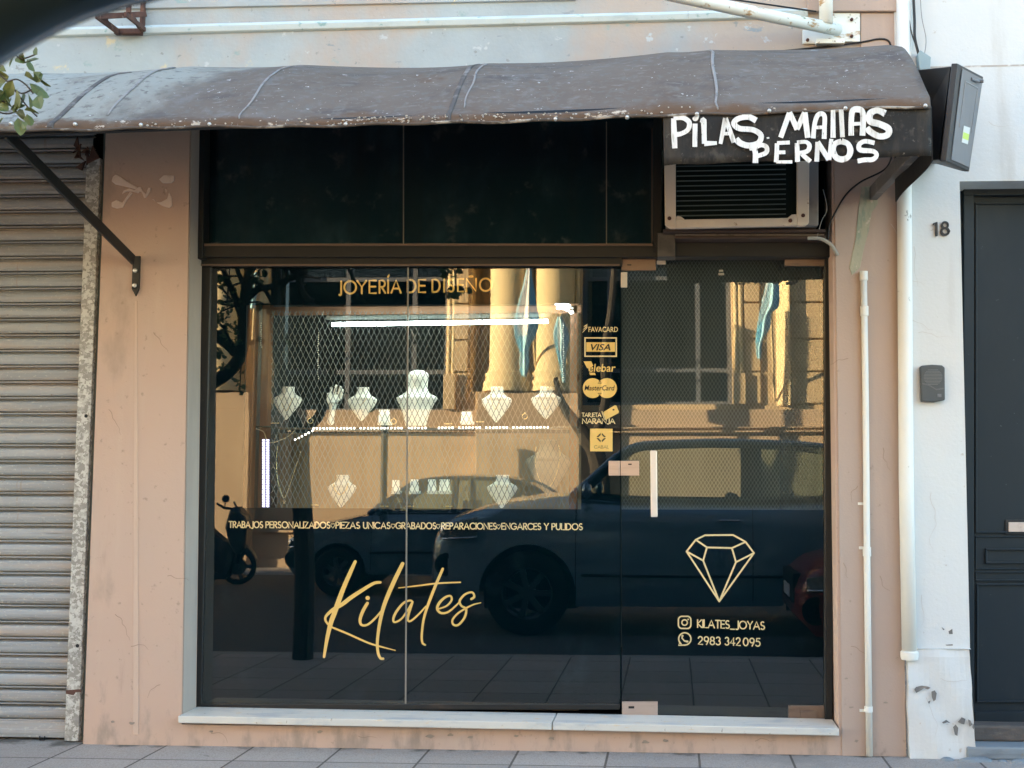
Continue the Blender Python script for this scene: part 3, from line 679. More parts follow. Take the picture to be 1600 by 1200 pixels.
plate(951, 720, 968.3, 743.2, YG-.014, m_steel, 'lock_keep', sf, t=.024)
h = MB(); h.prism([P(1017,808,DY-.05), P(1027.4,808,DY-.05), P(1026.2,704,DY-.05), P(1015.8,704,DY-.05)], (0,.022,0)); hb = h.build('handle', m_handle, gd, bevel=.004)
s_ = MB(); 
for yy in (722, 790): s_.tube([P(1021.5,yy,DY-.03), P(1021.5,yy,DY+.0)], .007)
s_.each('handle_stud', m_handle, gd)
cl = MB(); cl.pbox(970, 425, 980, 449, DY-.006, .01); cl.build('door_clip', m_ac, gd, bevel=.002)
cl = MB(); cl.pbox(1026, 407, 1040, 413, DY-.004, .008); cl.build('door_clip', m_ac, gd, bevel=.002)
cl = MB(); cl.pbox(1123.5, 421.5, 1130, 424.5, DY+.004, .001); cl.pbox(1122.5, 426.5, 1131.5, 430, DY+.004, .001); cl.build('small_sticker', m_ac, gd)
# dark panel around the air conditioner
bp = MB(); bp.pbox(1036, 150, 1289, 378, .17, .01); bp.build('black_backing', m_film, sf)
# ================================================================== awning
AWX1 = .928
aw = thing('awning', 'long faded brown canvas awning with a bleached left end and white specks', 'awning', (-1.2, 0, 2.9))
prof = [(0,3.125),(.18,3.075),(.35,3.02),(.52,2.955),(.70,2.885),(.82,2.81),(.95,2.715),(1.06,2.62),(1.13,2.562),(1.160,2.54),(1.168,2.522),(1.170,2.502)]
ribs = [-6.0,-5.2,-4.4,-3.6,-2.86,-2.12,-1.62,-.79,-.02,.165,.928]
def sag(x):
    for a, b in zip(ribs, ribs[1:]):
        if a <= x <= b: return math.sin(math.pi*(x-a)/(b-a))*min(1, (b-a)/.6)
    return 0
def awp(x, v, lift=0.0):
    f = v*(len(prof)-1); i = min(int(f), len(prof)-2); t = f-i
    y = prof[i][0]*(1-t)+prof[i+1][0]*t; z = prof[i][1]*(1-t)+prof[i+1][1]*t
    s = sag(x)
    tilt = .030*(x+.9) if x > -.9 else .004*(x+.9)                        # the right end sits a little higher
    z += -.030*s*math.sin(math.pi*min(1, v*1.05))+tilt*(1-.35*v)+.0025*math.sin(x*7.3+v*2)*v+.010*math.sin(x*2.9+1)*(1-v)
    y += .012*s*math.sin(math.pi*v)
    return V(x, -(y+lift*.4)-.012, z+lift)
mb = MB(); mb.grid(lambda u, v: awp(-6.0+u*(AWX1+6.0), v), 220, 26)
mb.build('canvas', m_fabric, aw, smooth=True, solid=.004)
m_seam = M('awning_seam', (.26, .25, .245), .8, layers=[(20, .5, .7, (.15, .14, .14), (1,1,1))])
m_seamd = M('awning_seam_dark', (.085, .078, .075), .8, layers=[(12, .5, .65, (.20, .19, .185))])
se = MB()
for x, wd, v0, v1 in ((-1.6,.007,.30,.85),(-.77,.006,.30,.7),(.165,.008,.25,.93),(-2.12,.010,.28,.72)):
    mb_pts = [awp(x+.004*math.sin(k), v0+(v1-v0)*k/14, .002) for k in range(15)]
    se.tube(mb_pts, [wd*(1-.6*k/14) for k in range(15)], 6, flat=.35)
se.each('seam', m_seam, aw, smooth=True)
se = MB()
for x, wd, v0, v1 in ((-2.31,.013,.28,.97),(-.815,.010,.26,.98),(-3.0,.012,.2,1)):
    se.tube([awp(x, v0+(v1-v0)*k/14, .0015) for k in range(15)], [wd]*15, 6, flat=.25)
se.each('seam', m_seamd, aw, smooth=True)
# rolled front hem
he = MB(); he.tube([awp(-6+k*(AWX1+6)/160, 1.0)+V(0,-.001,.001+.003*math.sin(k*.9)) for k in range(161)], .0055, 8)
he.build('front_hem', M('hem_dirty', (.085, .068, .055), .8, layers=[(14, .52, .62, (.36, .33, .28), (.5, 1, 1)), (7, .6, .7, (.20, .12, .07))], bump=[(60, .6, .006)]), aw, smooth=True)
m_lichen = M('lichen_crust', (.50, .46, .39), .9, layers=[(60, .45, .6, (.26, .22, .18))], bump=[(90, .8, .006)])
li = MB(); rl = random.Random(4)
for xa, xb, n_ in ((-1.95,-1.3,25),(-1.25,-.82,80),(-.78,-.3,60),(-.3,.1,20)):
    for k in range(n_):
        x = rl.uniform(xa, xb); p = awp(x, 1.0)+V(0,-.004,rl.uniform(.002,.03)); r = rl.uniform(.0015,.0034)
        li.lathe(p, [(r*.2,-r),(r,-r*.3),(r*.8,r*.5),(r*.2,r)], 6, sx=rl.uniform(.8,2))
li.build('lichen', m_lichen, aw)['kind'] = 'stuff'
# the tube frame behind the hem
tb_ = MB(); tb_.tube([(-6,-1.150,2.42),(AWX1,-1.150,2.574)], .014, 8); tb_.tube([(AWX1,-.02,2.98),(AWX1,-1.14,2.52)], .012, 8)
tb_.each('front_bar', m_black, aw)
rv = MB(); m_rivet = M('rivet_metal', (.62, .60, .56), .4, .6)
def rivet(px, py, y=-1.186, r=.0075):
    c = P(px, py, y); rv.lathe(c, [(r*.9,.008),(r,.0),(r*.7,-.005),(r*.2,-.007)], 12, axis='y')
for px, py in ((17,193),(117,194),(220,195),(327,194),(540,194),(868,186),(980,183)): rivet(px, py)
for px, py in ((1089,178),(1202,173),(1321,169),(1446,165)): rivet(px, py, -1.195)
rv.each('rivet', m_rivet, aw, smooth='auto')
# hanging valance with hand-painted words
VY = -1.178
va = MB()
def vfn(u, v):
    px = 1036+u*(1455.5-1036); top = 178+(165-178)*u+1.2*math.sin(u*9); bot = 258+(244-258)*u-2.5*math.exp(-((u-.06)/.05)**2)+1.4*math.sin(u*11+1)
    return P(px+(1.5 if u < .01 else 0)*v, top+(bot-top)*v, VY-.004*math.sin(u*12+v*2))
va.grid(vfn, 40, 6); vo = va.build('valance', m_valance, aw, smooth=True, solid=.004)
q2 = lambda l: [(1010+a/4.615, 150+b/4.615) for a, b in l]; q3 = lambda l: [(1060+a/2.963, b/2.963) for a, b in l]
WY = VY-.0075
HW = [(q2([(196,152),(200,260),(205,368)]), 8), (q2([(196,150),(262,148),(308,180),(300,232),(252,262),(215,268)]), 7.5),
      (q2([(351,190),(349,358)]), 8.2), (q2([(340,142),(352,152),(368,140),(372,126)]), [5,8,5,3]),
      (q2([(398,185),(412,165),(416,250),(418,335)]), [6,8,8,8]), (q2([(418,333),(508,330)]), [8,6]),
      (q2([(534,336),(570,150)]), [6,7]), (q2([(570,150),(632,326)]), [7,7.5]), (q2([(552,262),(608,262)]), 5),
      (q2([(792,168),(735,142),(660,155),(632,190),(672,225),(770,235),(826,275),(808,328),(740,348),(680,332),(646,300)]), 9),
      (q2([(868,294),(886,292)]), 2.6),
      (q2([(968,290),(1032,112)]), 7.5), (q2([(1032,108),(1088,232)]), 8), (q2([(1086,232),(1142,110)]), 8), (q2([(1142,108),(1152,200),(1164,292)]), 8),
      (q2([(1203,296),(1212,200),(1232,135),(1262,118),(1285,140),(1284,220),(1282,300)]), 7), (q2([(1212,218),(1284,216)]), 5.5),
      (q2([(1346,92),(1346,292)]), 7.5), (q2([(1404,88),(1414,288)]), 7),
      (q3([(800,622),(800,560),(806,508),(832,500),(852,512),(855,560),(852,622)]), 9), (q3([(800,568),(852,566)]), 5.5),
      (q3([(958,520),(920,505),(888,520),(888,555),(930,568),(972,590),(968,618),(930,625),(890,605),(872,585)]), 10),
      (q2([(742,376),(770,368),(786,400),(786,474)]), [4,8,8,8]), (q2([(782,362),(830,344),(866,360),(862,400),(800,424)]), 6.5),
      (q2([(942,332),(940,400),(936,468)]), 7), (q2([(942,330),(1034,326)]), 5.5), (q2([(938,398),(1002,396)]), 5.5), (q2([(936,466),(1052,466)]), 5),
      (q2([(1086,330),(1090,466)]), 7.5), (q2([(1086,326),(1150,322),(1176,350),(1160,388),(1105,402)]), 6.5), (q2([(1110,400),(1182,464)]), 7),
      (q2([(1228,464),(1234,322)]), 7), (q2([(1234,322),(1316,450)]), 7.5), (q2([(1318,452),(1334,300)]), 6.5),
      (q3([(755,648),(725,660),(716,690),(730,722),(758,732),(786,720),(796,690),(784,660),(755,648)]), 9),
      (q3([(908,656),(865,648),(838,662),(842,688),(900,694),(918,712),(900,732),(862,734),(830,740)]), 7.5)]
hw = MB()
for i in range(0, len(HW)): pass
strokes(hw, [([(a_, b_+2) for a_, b_ in p], [q*rl.uniform(.92,1.12) for q in (w if isinstance(w, list) else [w]*len(p))]) for p, w in HW], WY, 6, step=.00025, cap=False); hw.build('painted_words', m_brush, vo)
# side flap and arms
fl = MB(); fl.grid(lambda u, v: V(AWX1+.008+.01*math.sin(u*5), -1.165+u*.66, (2.347+.012*math.sin(u*3))*(1-v)+v*(awp(AWX1, 1-u*.56).z)), 10, 8); fl.build('side_flap', m_flap, aw, solid=.004)
def arm(x, zw, zf, name='support_arm'):
    m = MB(); m.bar((x,-.045,zw), (x,-1.145,zf), .012, .048); m.bar((x+.0002,-.012,zw+.025), (x+.0002,-.012,zw-.13), .035, .012, up=(0,1,0))
    m.prism([(x-.017,-.018,zw-.13),(x+.0175,-.018,zw-.13),(x+.003,-.018,zw-.165)], (0,.012,0))
    o = m.build(name, m_black, aw, bevel=.002)
    b = MB()
    for dz_ in (-.045,-.115): b.lathe((x,-.028,zw+dz_), [(.010,.008),(.010,0),(.006,-.003),(.002,-.004)], 12, axis='y')
    b.each('bolt', m_rivet, o, smooth='auto')
axw = P(211.5, 430, -.02).x
arm(axw, 2.215, 2.50); arm(-5.4, 2.215, 2.50)
m = MB(); m.bar((.915,-.02,2.50), (.915,-1.13,2.44), .035, .06); m.build('support_arm', M('weathered_arm', (.14,.13,.125), .6, layers=[(12,.5,.7,(.26,.25,.23))]), aw, bevel=.003)

# ================================================================== air conditioner
ac = thing('air_conditioner', 'old cream window air conditioner with dark louvred face sitting above the glass door', 'air conditioner', tuple(P(1150,357,.0)))
AY = -.14
body = MB(); body.pbox(1040, 212, 1279, 352, AY+.065, .45); body.build('housing', M('ac_side', (.24,.22,.20), .6, layers=[(8,.5,.7,(.17,.155,.14))]), ac, bevel=.006)
f = MB(); f.prism([P(1037.5,205,AY), P(1056,205,AY), P(1056,356,AY), P(1047,356,AY), P(1039,350,AY)], (0,.035,0))
f.prism([P(1245.5,205,AY), P(1265,205,AY), P(1264,348,AY), P(1258,352,AY), P(1245.5,353,AY)], (0,.035,0))
f.prism([P(1056.2,356,AY+.001), P(1245.3,352,AY+.001), P(1245.3,340,AY+.001), P(1056.2,343,AY+.001)], (0,.034,0))
f.prism([P(1056.2,343,AY+.002), P(1070,342.6,AY+.002), P(1064,338,AY+.002), P(1059,337,AY+.002), P(1056.2,338,AY+.002)], (0,.03,0))
f.prism([P(1230,341,AY+.002), P(1245.3,340.4,AY+.002), P(1245.3,334.5,AY+.002), P(1237,335,AY+.002)], (0,.03,0))
f.build('front_frame', m_ac, ac, bevel=.003)
gr = MB(); gr.pbox(1056, 200, 1246, 343, AY+.045, .004); gr.build('grille_panel', m_acin, ac)
fn_ = MB()
y0 = 205
while y0 < 342:
    fn_.hexa([P(1057,y0+1,AY+.030),P(1057,y0+1.7,AY+.030),P(1057,y0+.6,AY+.043),P(1057,y0-.4,AY+.043)], [P(1228,y0-2,AY+.030),P(1228,y0-1.3,AY+.030),P(1228,y0-2.4,AY+.043),P(1228,y0-3.4,AY+.043)]); y0 += 7.75
fn_.build('louvre', m_fin, ac)
sc_ = MB()
for px, py in ((1046,341),(1255,336.5),(1235,344.5)): sc_.lathe(P(px,py,AY-.003), [(.009,.006),(.009,0),(.004,-.003)], 10, axis='y')
sc_.each('screw', m_rust, ac)
bs = MB(); bs.pbox(1036, 358, 1290, 362.5, -.03, .2); bs.pbox(1055, 368.5, 1290, 372.5, .0, .15); bs.each('support_shelf', m_acbase, ac, bevel=.002)
bs = MB(); bs.pbox(1055, 362.8, 1288, 367.8, .02, .12); bs.build('support_shelf', M('pale_shelf', (.30,.27,.25), .6, layers=[(12,.5,.65,(.10,.08,.07),(1,1,3))]), ac)
bs = MB(); bs.pbox(1027.5, 364, 1055, 401, .03, .1); tag(bs.build('door_closer_box', M('grey_brown_box', (.075,.070,.065), .5, layers=[(9,.5,.7,(.045,.042,.04))]), bevel=.003), 'small dark rectangular metal box below the left corner of the air conditioner', 'metal box')

# ================================================================== cables, hoses, pipes
def cable(name, pts, y, r, mat, label, cat, group=None):
    ys = y if isinstance(y, (list,tuple)) else [y]*len(pts)
    mb = MB(); mb.tube(catmull([P(a, b, c) for (a, b), c in zip(pts, ys)], 8), r, 7); return tag(mb.build(name, mat, smooth=True), label, cat, group)
cable('hanging_cable', [(1398,225),(1385,262),(1345,284),(1322,304),(1306,330),(1296,352),(1294,374)], [-.35,-.1,-.02,-.015,-.015,-.015,-.015], .0042, m_cable, 'black cable drooping from the awning arm down beside the air conditioner', 'cable')
cable('drain_hose', [(1262,372),(1282,373),(1298,382),(1309,399)], -.02, .0085, m_hose, 'short grey drain hose curling out beside the air conditioner shelf', 'hose')
cable('thin_wire', [(1276,372),(1284,345),(1292,326),(1286,296)], -.01, .0015, M('pale_wire', (.5,.5,.48), .5), 'thin pale wire hanging beside the air conditioner', 'wire')
cable('wall_cable', [(1140,90),(1200,82),(1280,74),(1345,66),(1372,61),(1387,63),(1392,73),(1391,84)], -.015, .0045, m_cable, 'black cable running along the wall above the right end of the awning', 'cable')
XW = -.035
cable('vertical_cable', [(1426,-30),(1429,30),(1430,62),(1440,100)], XW-.03, .0065, m_cable, 'thick black cable coming down the white wall behind the awning end', 'cable')
cable('vertical_cable', [(1437,-30),(1440,24),(1447,62),(1443,92)], XW-.02, .002, M('grey_wire', (.25,.25,.25), .5), 'thin grey wire hanging loose beside the thick black cable on the white wall', 'cable')
cable('vertical_cable', [(1418,-30),(1422,40),(1434,80),(1437,100)], XW-.02, .003, m_cable, 'thin black cable left of the thick black one, above the grey junction box', 'cable')
dp = thing('downpipe', 'flaking cream drainpipe running down the joint between pink and white buildings', 'drainpipe', tuple(P(1415,1027,-.03)))
mb = MB(); mb.tube([P(1421,1026,-.036), P(1416,760,-.036), P(1413.5,400,-.036), P(1411,-200,-.036)], .0325, 20); mb.build('pipe', m_whitepipe, dp, smooth=True)
mb = MB(); mb.lathe(P(1421,1026,-.036), [(.036,-.012),(.039,0),(.039,.02),(.034,.026)], 20); mb.build('collar', m_whitepipe, dp, smooth='auto')
cp = thing('conduit_pipe', 'thin white conduit with clips on the right pink pier down to the pavement', 'conduit', tuple(P(1358,1182,-.02)))
mb = MB(); mb.tube([P(1358.5,1181,-.022), P(1355,900,-.022), P(1352.5,620,-.022), P(1349.5,430,-.022)], .0145, 14); mb.build('pipe', m_whitepipe, cp, smooth=True)
mb = MB()
for px, py, h_ in ((1349.6,431,.02),(1350.6,486,.022),(1354.6,862,.02),(1357,1108,.012)):
    c = P(px, py, -.022); mb.lathe(c, [(.0145,-h_),(.0185,-h_),(.0185,h_),(.0145,h_)], 14)
for px, py in ((1352.8,787),(1355.5,1110),(1354.4,856)):
    c = P(px-8, py, -.008); mb.box(c.x-.012, c.x+.012, -.012, -.001, c.z-.006, c.z+.006)
mb.each('clip', m_whitepipe, cp, smooth='auto')
# ---- white tube sign bracket, top right
tbk = thing('tube_bracket', 'rust stained white pipe bracket bolted to the wall above the right end of the awning', 'pipe bracket', tuple(P(1300,45)))
mb = MB(); mb.tube([P(960,-34,-.62), P(1040,-10,-.55), P(1180,20,-.30), P(1310,47,-.05)], [.0275]*4, 16); mb.tube([P(1290.5,-60,-.1), P(1290.5,38,-.1)], .031, 16)
mb.build('pipe', m_rustpipe, tbk, smooth=True)
mb = MB(); mb.pbox(1297, 20, 1344, 65, -.014, .014); mb.pbox(1254, 46, 1300, 68, -.016, .014); mb.pbox(1275, 60, 1320, 67.5, -.05, .034); mb.each('wall_plate', m_rustpipe, tbk, bevel=.003)
mb = MB()
for px, py in ((1331,30),(1262,62),(1331,56),(1296,62)): mb.lathe(P(px,py,-.024), [(.008,.008),(.008,0),(.003,-.003)], 6, axis='y')
mb.each('bolt', m_rust, tbk)
mb = MB(); mb.tube([P(1040,-16,-.55), P(1275,18,-.1)], .004, 6); mb.build('cable', m_cable, tbk)
# ---- rusty angle-iron bracket, top left
rbk = thing('iron_bracket', 'rusty angle iron bracket frame sticking out of the wall at upper left', 'iron bracket', tuple(P(200,50)))
mb = MB(); t = .022
def pb(a, b, w_=.018, h_=.03): mb.bar(a, b, w_, h_)
A = P(222,50,-.02); B = P(226,-40,-.02); C = P(152,18,-.35); D = P(196,52,-.16)
pb(A, B, .03, .016); pb(P(180,50,-.02), A, .03, .026); pb(P(226,46,-.02), P(196,22,-.3), .012, .022); pb(P(150,26,-.3), P(228,22,-.05), .012, .025)
pb(P(185,50,-.03), P(150,24,-.33), .012, .028); pb(P(201,20,-.2), P(203,-40,-.2), .016, .02); pb(P(165,34,-.2), P(165,-40,-.2), .016, .02); pb(P(222,50,-.02), P(206,24,-.2), .012, .02)
mb.build('frame', m_rust, rbk, bevel=.002)

# ================================================================== white building with the dark front door
wb = thing('white_building', 'white painted building with crumbling base and dark slate double door', 'white building', (2.0, 0, 0))
WX0, WX1 = XE+.001, 9.0
dx0 = X(1506.5, 600, -.02); dzt = Z(283, 1540, -.02)
mb = MB().wall(WX0, WX1, .47, 6.4, [(dx0, dx0+2.1, .0, dzt)], -.02, .24)
mb.add([(WX0,-.02,.47),(WX0,0.3,.47),(WX0,.3,6.4),(WX0,-.02,6.4)], [(0,1,2,3)])
mb.add([(WX0,-.02,6.4),(WX1,-.02,6.4),(WX1,6,6.4),(WX0,6,6.4)], [(0,1,2,3)])
mb.build('wall', m_white, wb)
mb = MB()                                              # swollen plinth, edges uneven
def plx(z, k): return .003*math.sin(z*17+k)+.0025*math.sin(z*41+k*2)
rows = 14; zs = [i/rows*.47 for i in range(rows+1)]
fr_ = lambda z: X(1523-(z/.47)*7, 1100, -.04)
mb.grid(lambda u, v: V(WX0+.004+plx(v*.47,1)*.7+u*(fr_(v*.47)+plx(v*.47,3)*.5-WX0-.004), -.044+.004*math.sin(u*9+v*7)+.006*(v > .93)*(v-.93)*14, v*.47), 12, rows)
mb.grid(lambda u, v: V(fr_(v*.47)+plx(v*.47,3)*.5, -.044+.004*math.sin(9+v*7)+u*.25, v*.47), 3, rows)
mb.grid(lambda u, v: V(WX0+.004+plx(v*.47,1)*.7, -.044+.004*math.sin(v*7)+u*.06, v*.47), 1, rows)
mb.grid(lambda u, v: V(WX0+u*(dx0-WX0), -.044+v*.03, .4705), 4, 1)
mb.box(dx0+2.1, WX1, -.044, .1, 0, .47)
mb.build('plinth', m_white, wb)
mb = MB(); mb.prism([P(1408,105,-.021), P(1620,100,-.021), P(1620,102.6,-.021), P(1408,107.6,-.021)], (0,.002,0)); mb.build('wall_joint', M('joint_shadow', (.42,.38,.34), .9, layers=[(20,.5,.7,(.7,.69,.66))]), wb)
mb = MB()                                              # hairline cracks
rc = random.Random(11)
for px, py, n_, ang in ((1428,385,9,1.4),(1455,770,14,1.55),(1440,930,7,2.0),(1447,1090,9,1.1),(1470,1060,6,.3),(1420,500,6,.2),(1435,520,7,.05),(1415,430,5,.6),(1545,190,6,.5),(1392,350,5,1.2)):
    x, y = px, py; a = ang; pts = [(x,y)]
    for k in range(n_): a += rc.uniform(-.45,.45); x += math.cos(a)*7; y += math.sin(a)*7; pts.append((x,y)); a = a*.6+ang*.4
    strokes(mb, [(pts, [.75-.5*k/n_ for k in range(len(pts))])], -.0215 if py < 1000 else -.0505, 2)
mb.each('crack', M('crack_line', (.52,.48,.44), .9), wb)
dd = MB(); DYF = .17
dd.box(dx0-.05, dx0+2.2, DYF, DYF+.05, .12, dzt+.05)
dd.pbox(1506, 292, 1522, 1146, DYF-.03, .03); dd.pbox(1506, 284, 1660, 305, DYF-.035, .03)
dobj = dd.build('door', m_doorpaint, wb, bevel=.003)
pm = MB()
def ring(x0, y0, x1, y1, wd, y):
    pm.pbox(x0, y0, x1, y0+wd, y, .02); pm.pbox(x0, y1-wd, x1, y1, y, .02); pm.pbox(x0, y0+wd, x0+wd, y1-wd, y, .02)
ring(1524, 316, 1900, 833, 3, DYF-.012); ring(1524, 893, 1900, 908, 2.4, DYF-.010); ring(1526, 912, 1900, 1098, 3, DYF-.012); ring(1540, 857, 1900, 881, 3, DYF-.014); ring(1524, 838, 1900, 890, 2, DYF-.008)
pm.pbox(1523, 1112, 1900, 1134, DYF-.02, .02)
pm.build('panel_moulding', m_doorpaint, dobj, bevel=.004)
sc2 = MB(); 
for px, py in ((1600,620),): pass
lb = MB(); lb.pbox(1576, 816, 1660, 831, DYF-.014, .012); lb.build('letter_slot', M('letter_slot_brass', (.55,.45,.38), .5, layers=[(20,.5,.7,(.42,.33,.27))]), dobj, bevel=.002)
lb = MB(); lb.pbox(1571, 812, 1670, 835, DYF-.008, .008); lb.build('letter_frame', m_black, dobj, bevel=.002)
sp = MB(); sp.box(dx0-.03, dx0+2.2, -.05, .2, .0, .055); sp.build('door_step', m_step, wb, bevel=.008)
sp = MB(); sp.box(dx0-.02, dx0+2.2, .06, .19, .0555, .125); sp.build('threshold', M('worn_threshold', (.10,.085,.075), .8, layers=[(9,.5,.7,(.19,.15,.12),(.4,1,2)),(16,.6,.7,(.06,.07,.08))], bump=[(30,.6,.01)]), wb, bevel=.01)
# lumps of mortar at the foot of the plinth
sp = MB(); rg = random.Random(5)
for k in range(16):
    x = dx0-.12+rg.random()*.5; r = rg.uniform(.008,.028); sp.lathe((x,-.05-rg.random()*.04,0), [(r,0),(r*.9,r*.3),(r*.5,r*.55),(r*.1,r*.62)], 8, sx=rg.uniform(1,2.2))
tag(sp.build('mortar_rubble', m_step, smooth='auto'), 'loose lumps of old mortar along the foot of the white plinth', 'rubble')['kind'] = 'stuff'
# flaked patches on the plinth
fp = MB(); m_flake = M('exposed_render', (.17,.16,.15), .95, layers=[(30,.5,.7,(.28,.25,.22))], bump=[(40,.6,.006)])
pz = lambda l: [(1280+a/3, 800+b/3) for a, b in l]
for pts in ([(446,832),(455,820),(480,814),(510,818),(522,824),(510,832),(492,826),(470,840),(455,848)], [(526,842),(542,836),(551,850),(546,880),(536,888),(528,868)],
            [(508,890),(522,884),(516,900)], [(576,986),(596,974),(616,990),(600,986),(582,992)], [(650,985),(668,962),(686,970),(680,996),(664,992)], [(628,1008),(640,996),(652,1012),(648,1050),(636,1044)],
            [(698,972),(710,978),(718,998),(704,1006)], [(606,560),(624,548),(626,572),(610,572)], [(574,540),(588,550),(582,554)], [(592,622),(626,620),(626,626),(596,626)], [(720,990),(728,1000),(724,1020),(718,1010)]):
    yv = -.0555 if sum(b for a, b in pts)/len(pts) > 700 else -.022
    fp.prism([P(a, b, yv) for a, b in pz(pts)], (0,.0012,0))
fp.each('flaked_patch', m_flake, wb)
# house number
hn = thing('house_number', 'small dark metal house number 18 on the white wall', 'house number', tuple(P(1470,357,-.025)))
mb = MB(); strokes(mb, [([(1458.5,350.5),(1463,347),(1463.5,367)], [3,4,4])], -.030, 0); mb.build('digit', m_black, hn, solid=.006)
mb = MB(); strokes(mb, [(arc(1476.6,351.6,4.6,4.6,0,360,16), 3.4), (arc(1476.8,361.4,5.8,5.4,0,360,16), 3.6)], -.030, 0, step=.0006); mb.build('digit', m_black, hn, solid=.006)
# intercom
ic = thing('intercom', 'grey plastic door intercom with round speaker grille on the white wall', 'intercom', tuple(P(1457,600,-.03)))
mb = MB(); mb.prism([P(a, b, -.050) for a, b in [(1438,573),(1441,571),(1456,569.6),(1472,570.6),(1476.5,574),(1477,625),(1460,628.5),(1440,627)]], (0,.029,0)); mb.build('case', m_plastic, ic, bevel=.005)
mb = MB()
for k in range(11):
    yy = 577.5+k*2.25; hw_ = math.sqrt(max(0, 1-((yy-588.6)/13.4)**2))*14.5
    mb.pbox(1458-hw_, yy, 1458+hw_, yy+.9, -.0520, .003)
mb.build('speaker_slot', M('slot_light', (.15,.16,.165), .5), ic)
mb = MB(); mb.pbox(1464.5, 615.5, 1471, 620.6, -.0530, .004); bt = mb.build('call_button', m_boxgrey, ic, bevel=.001)
mb = MB(); mb.prism([P(a, b, -.0515) for a, b in [(1441,600),(1452,603),(1463,609.5),(1474,608),(1474,606),(1463,607.6),(1452,600.8),(1441,598)]], (0,.003,0)); mb.build('trim', M('slot_light2', (.11,.115,.12), .5), ic)
# dark wedge-shaped metal box
wbx = thing('lamp_box', 'dark grey metal wall box with a tilted lid and small green sticker', 'metal box', tuple(P(1490,255,-.6)))
ya, yb_, yc = -1.13, -.66, -.03
TL, TR, BR, BL = P(1491,99,ya), P(1531.5,120,yb_), P(1509.5,268,yb_), P(1473,252,ya)
back = [V(1.03,yc,P(1440,112,yc).z), V(1.2,yc,P(1440,112,yc).z), V(1.2,yc,P(1440,256,yc).z), V(1.03,yc,P(1440,256,yc).z)]
mb = MB(); f0 = [TL+V(-.01,.015,-.005), TR+V(-.005,.02,-.005), BR+V(-.005,.02,.005), BL+V(-.012,.015,.01)]
mb.hexa(f0, back); mb.build('housing', m_boxdark, wbx, bevel=.004)
nrm = (TR-TL).cross(BL-TL).normalized()
if nrm.y > 0: nrm = -nrm
def lq(u, v, o=0.0): return TL*(1-u)*(1-v)+TR*u*(1-v)+BR*u*v+BL*(1-u)*v+nrm*o
mb = MB(); mb.hexa([lq(0,0,.012), lq(1,0,.012), lq(1,1,.012), lq(0,1,.012)], [lq(0,0,-.01), lq(1,0,-.01), lq(1,1,-.01), lq(0,1,-.01)]); mb.build('lid_frame', m_boxdark, wbx, bevel=.003)
mb = MB(); mb.hexa([lq(.16,.03,.0155), lq(.95,.03,.0155), lq(.95,.965,.0155), lq(.16,.965,.0155)], [lq(.16,.03,.0125), lq(.95,.03,.0125), lq(.95,.965,.0125), lq(.16,.965,.0125)]); lid = mb.build('lid', m_boxgrey, wbx, bevel=.0015)
mb = MB()
for a in (((.30,.14),(.80,.145)), ((.80,.145),(.80,.62)), ((.30,.14),(.30,.62))): mb.bar(lq(*a[0],.016), lq(*a[1],.016), .004, .002, up=nrm)
mb.build('lid_groove', M('groove_light', (.26,.265,.275), .5), lid)
mb = MB(); mb.hexa([lq(.46,.58,.0168), lq(.72,.572,.0168), lq(.72,.745,.0168), lq(.46,.752,.0168)], [lq(.46,.58,.0157), lq(.72,.572,.0157), lq(.72,.745,.0157), lq(.46,.752,.0157)])
st_ = mb.build('sticker', M('sticker_white', (.68,.69,.66), .5), lid)
mb = MB(); mb.add([lq(.47,.645,.0172), lq(.715,.64,.0172), lq(.715,.705,.0172), lq(.47,.71,.0172)], [(0,1,2,3)]); mb.build('sticker_band', M('sticker_green', (.55,.72,.12), .5), st_)
mb = MB(); mb.tube([lq(.50,.09,.016), lq(.74,.085,.022)], .006, 8); mb.tube([lq(.80,.075,.014), lq(.80,.075,.035)], .007, 8); mb.build('catch', m_boxgrey, lid)
jb = MB(); jb.prism([P(a, b, -.075) for a, b in [(1434,84),(1438,78),(1455,89),(1453,109),(1437,109)]], (0,.05,0)); tag(jb.build('junction_box', m_jbox, bevel=.003), 'small grey green junction box where the cables meet above the metal wall box', 'junction box')

# ================================================================== roller shutter
rs = thing('roller_shutter', 'closed galvanised roller shutter with weathered horizontal slats at the left edge', 'roller shutter', (-3.6, .1, 0))
SHY = .09; pitch = 25.8/345
mb = MB(); z = .02; pr = []
one = [(.020,0),(.024,.003),(.024,.0065),(-.002,.008),(-.005,.011),(-.004,.0145),(.022,.0155),(.024,.0205),(-.001,.0225),(-.006,.034),(-.007,.048),(-.006,.060),(-.002,.069),(.012,.0735)]
k = 0
while k*pitch < 2.84:
    pr += [(SHY+a, .075+k*pitch+b) for a, b in one]; k += 1
xr = X(122, 700, SHY)
mb.add([(-5.5,y,z) for y, z in pr]+[(xr+.02,y,z) for y, z in pr], [(i, i+1, i+1+len(pr), i+len(pr)) for i in range(len(pr)-1)])
mb.build('slat_curtain', m_slat, rs)
mb = MB(); mb.box(-5.5, xr+.005, SHY-.02, SHY+.01, .012, .085); mb.box(-5.5, xr+.004, SHY-.024, SHY-.0205, .03, .05); bb = mb.build('bottom_bar', m_slat, rs, bevel=.003)
mb = MB(); c = P(66, 1150, SHY-.03); mb.tube([c+V(-.012,0,0), c+V(-.01,0,-.02), c+V(.01,0,-.02), c+V(.012,0,0)], .003, 6); mb.build('pull_ring', m_black, bb)
mb = MB(); gx0, gx1 = X(118,700,.03), X(139.5,700,.03)
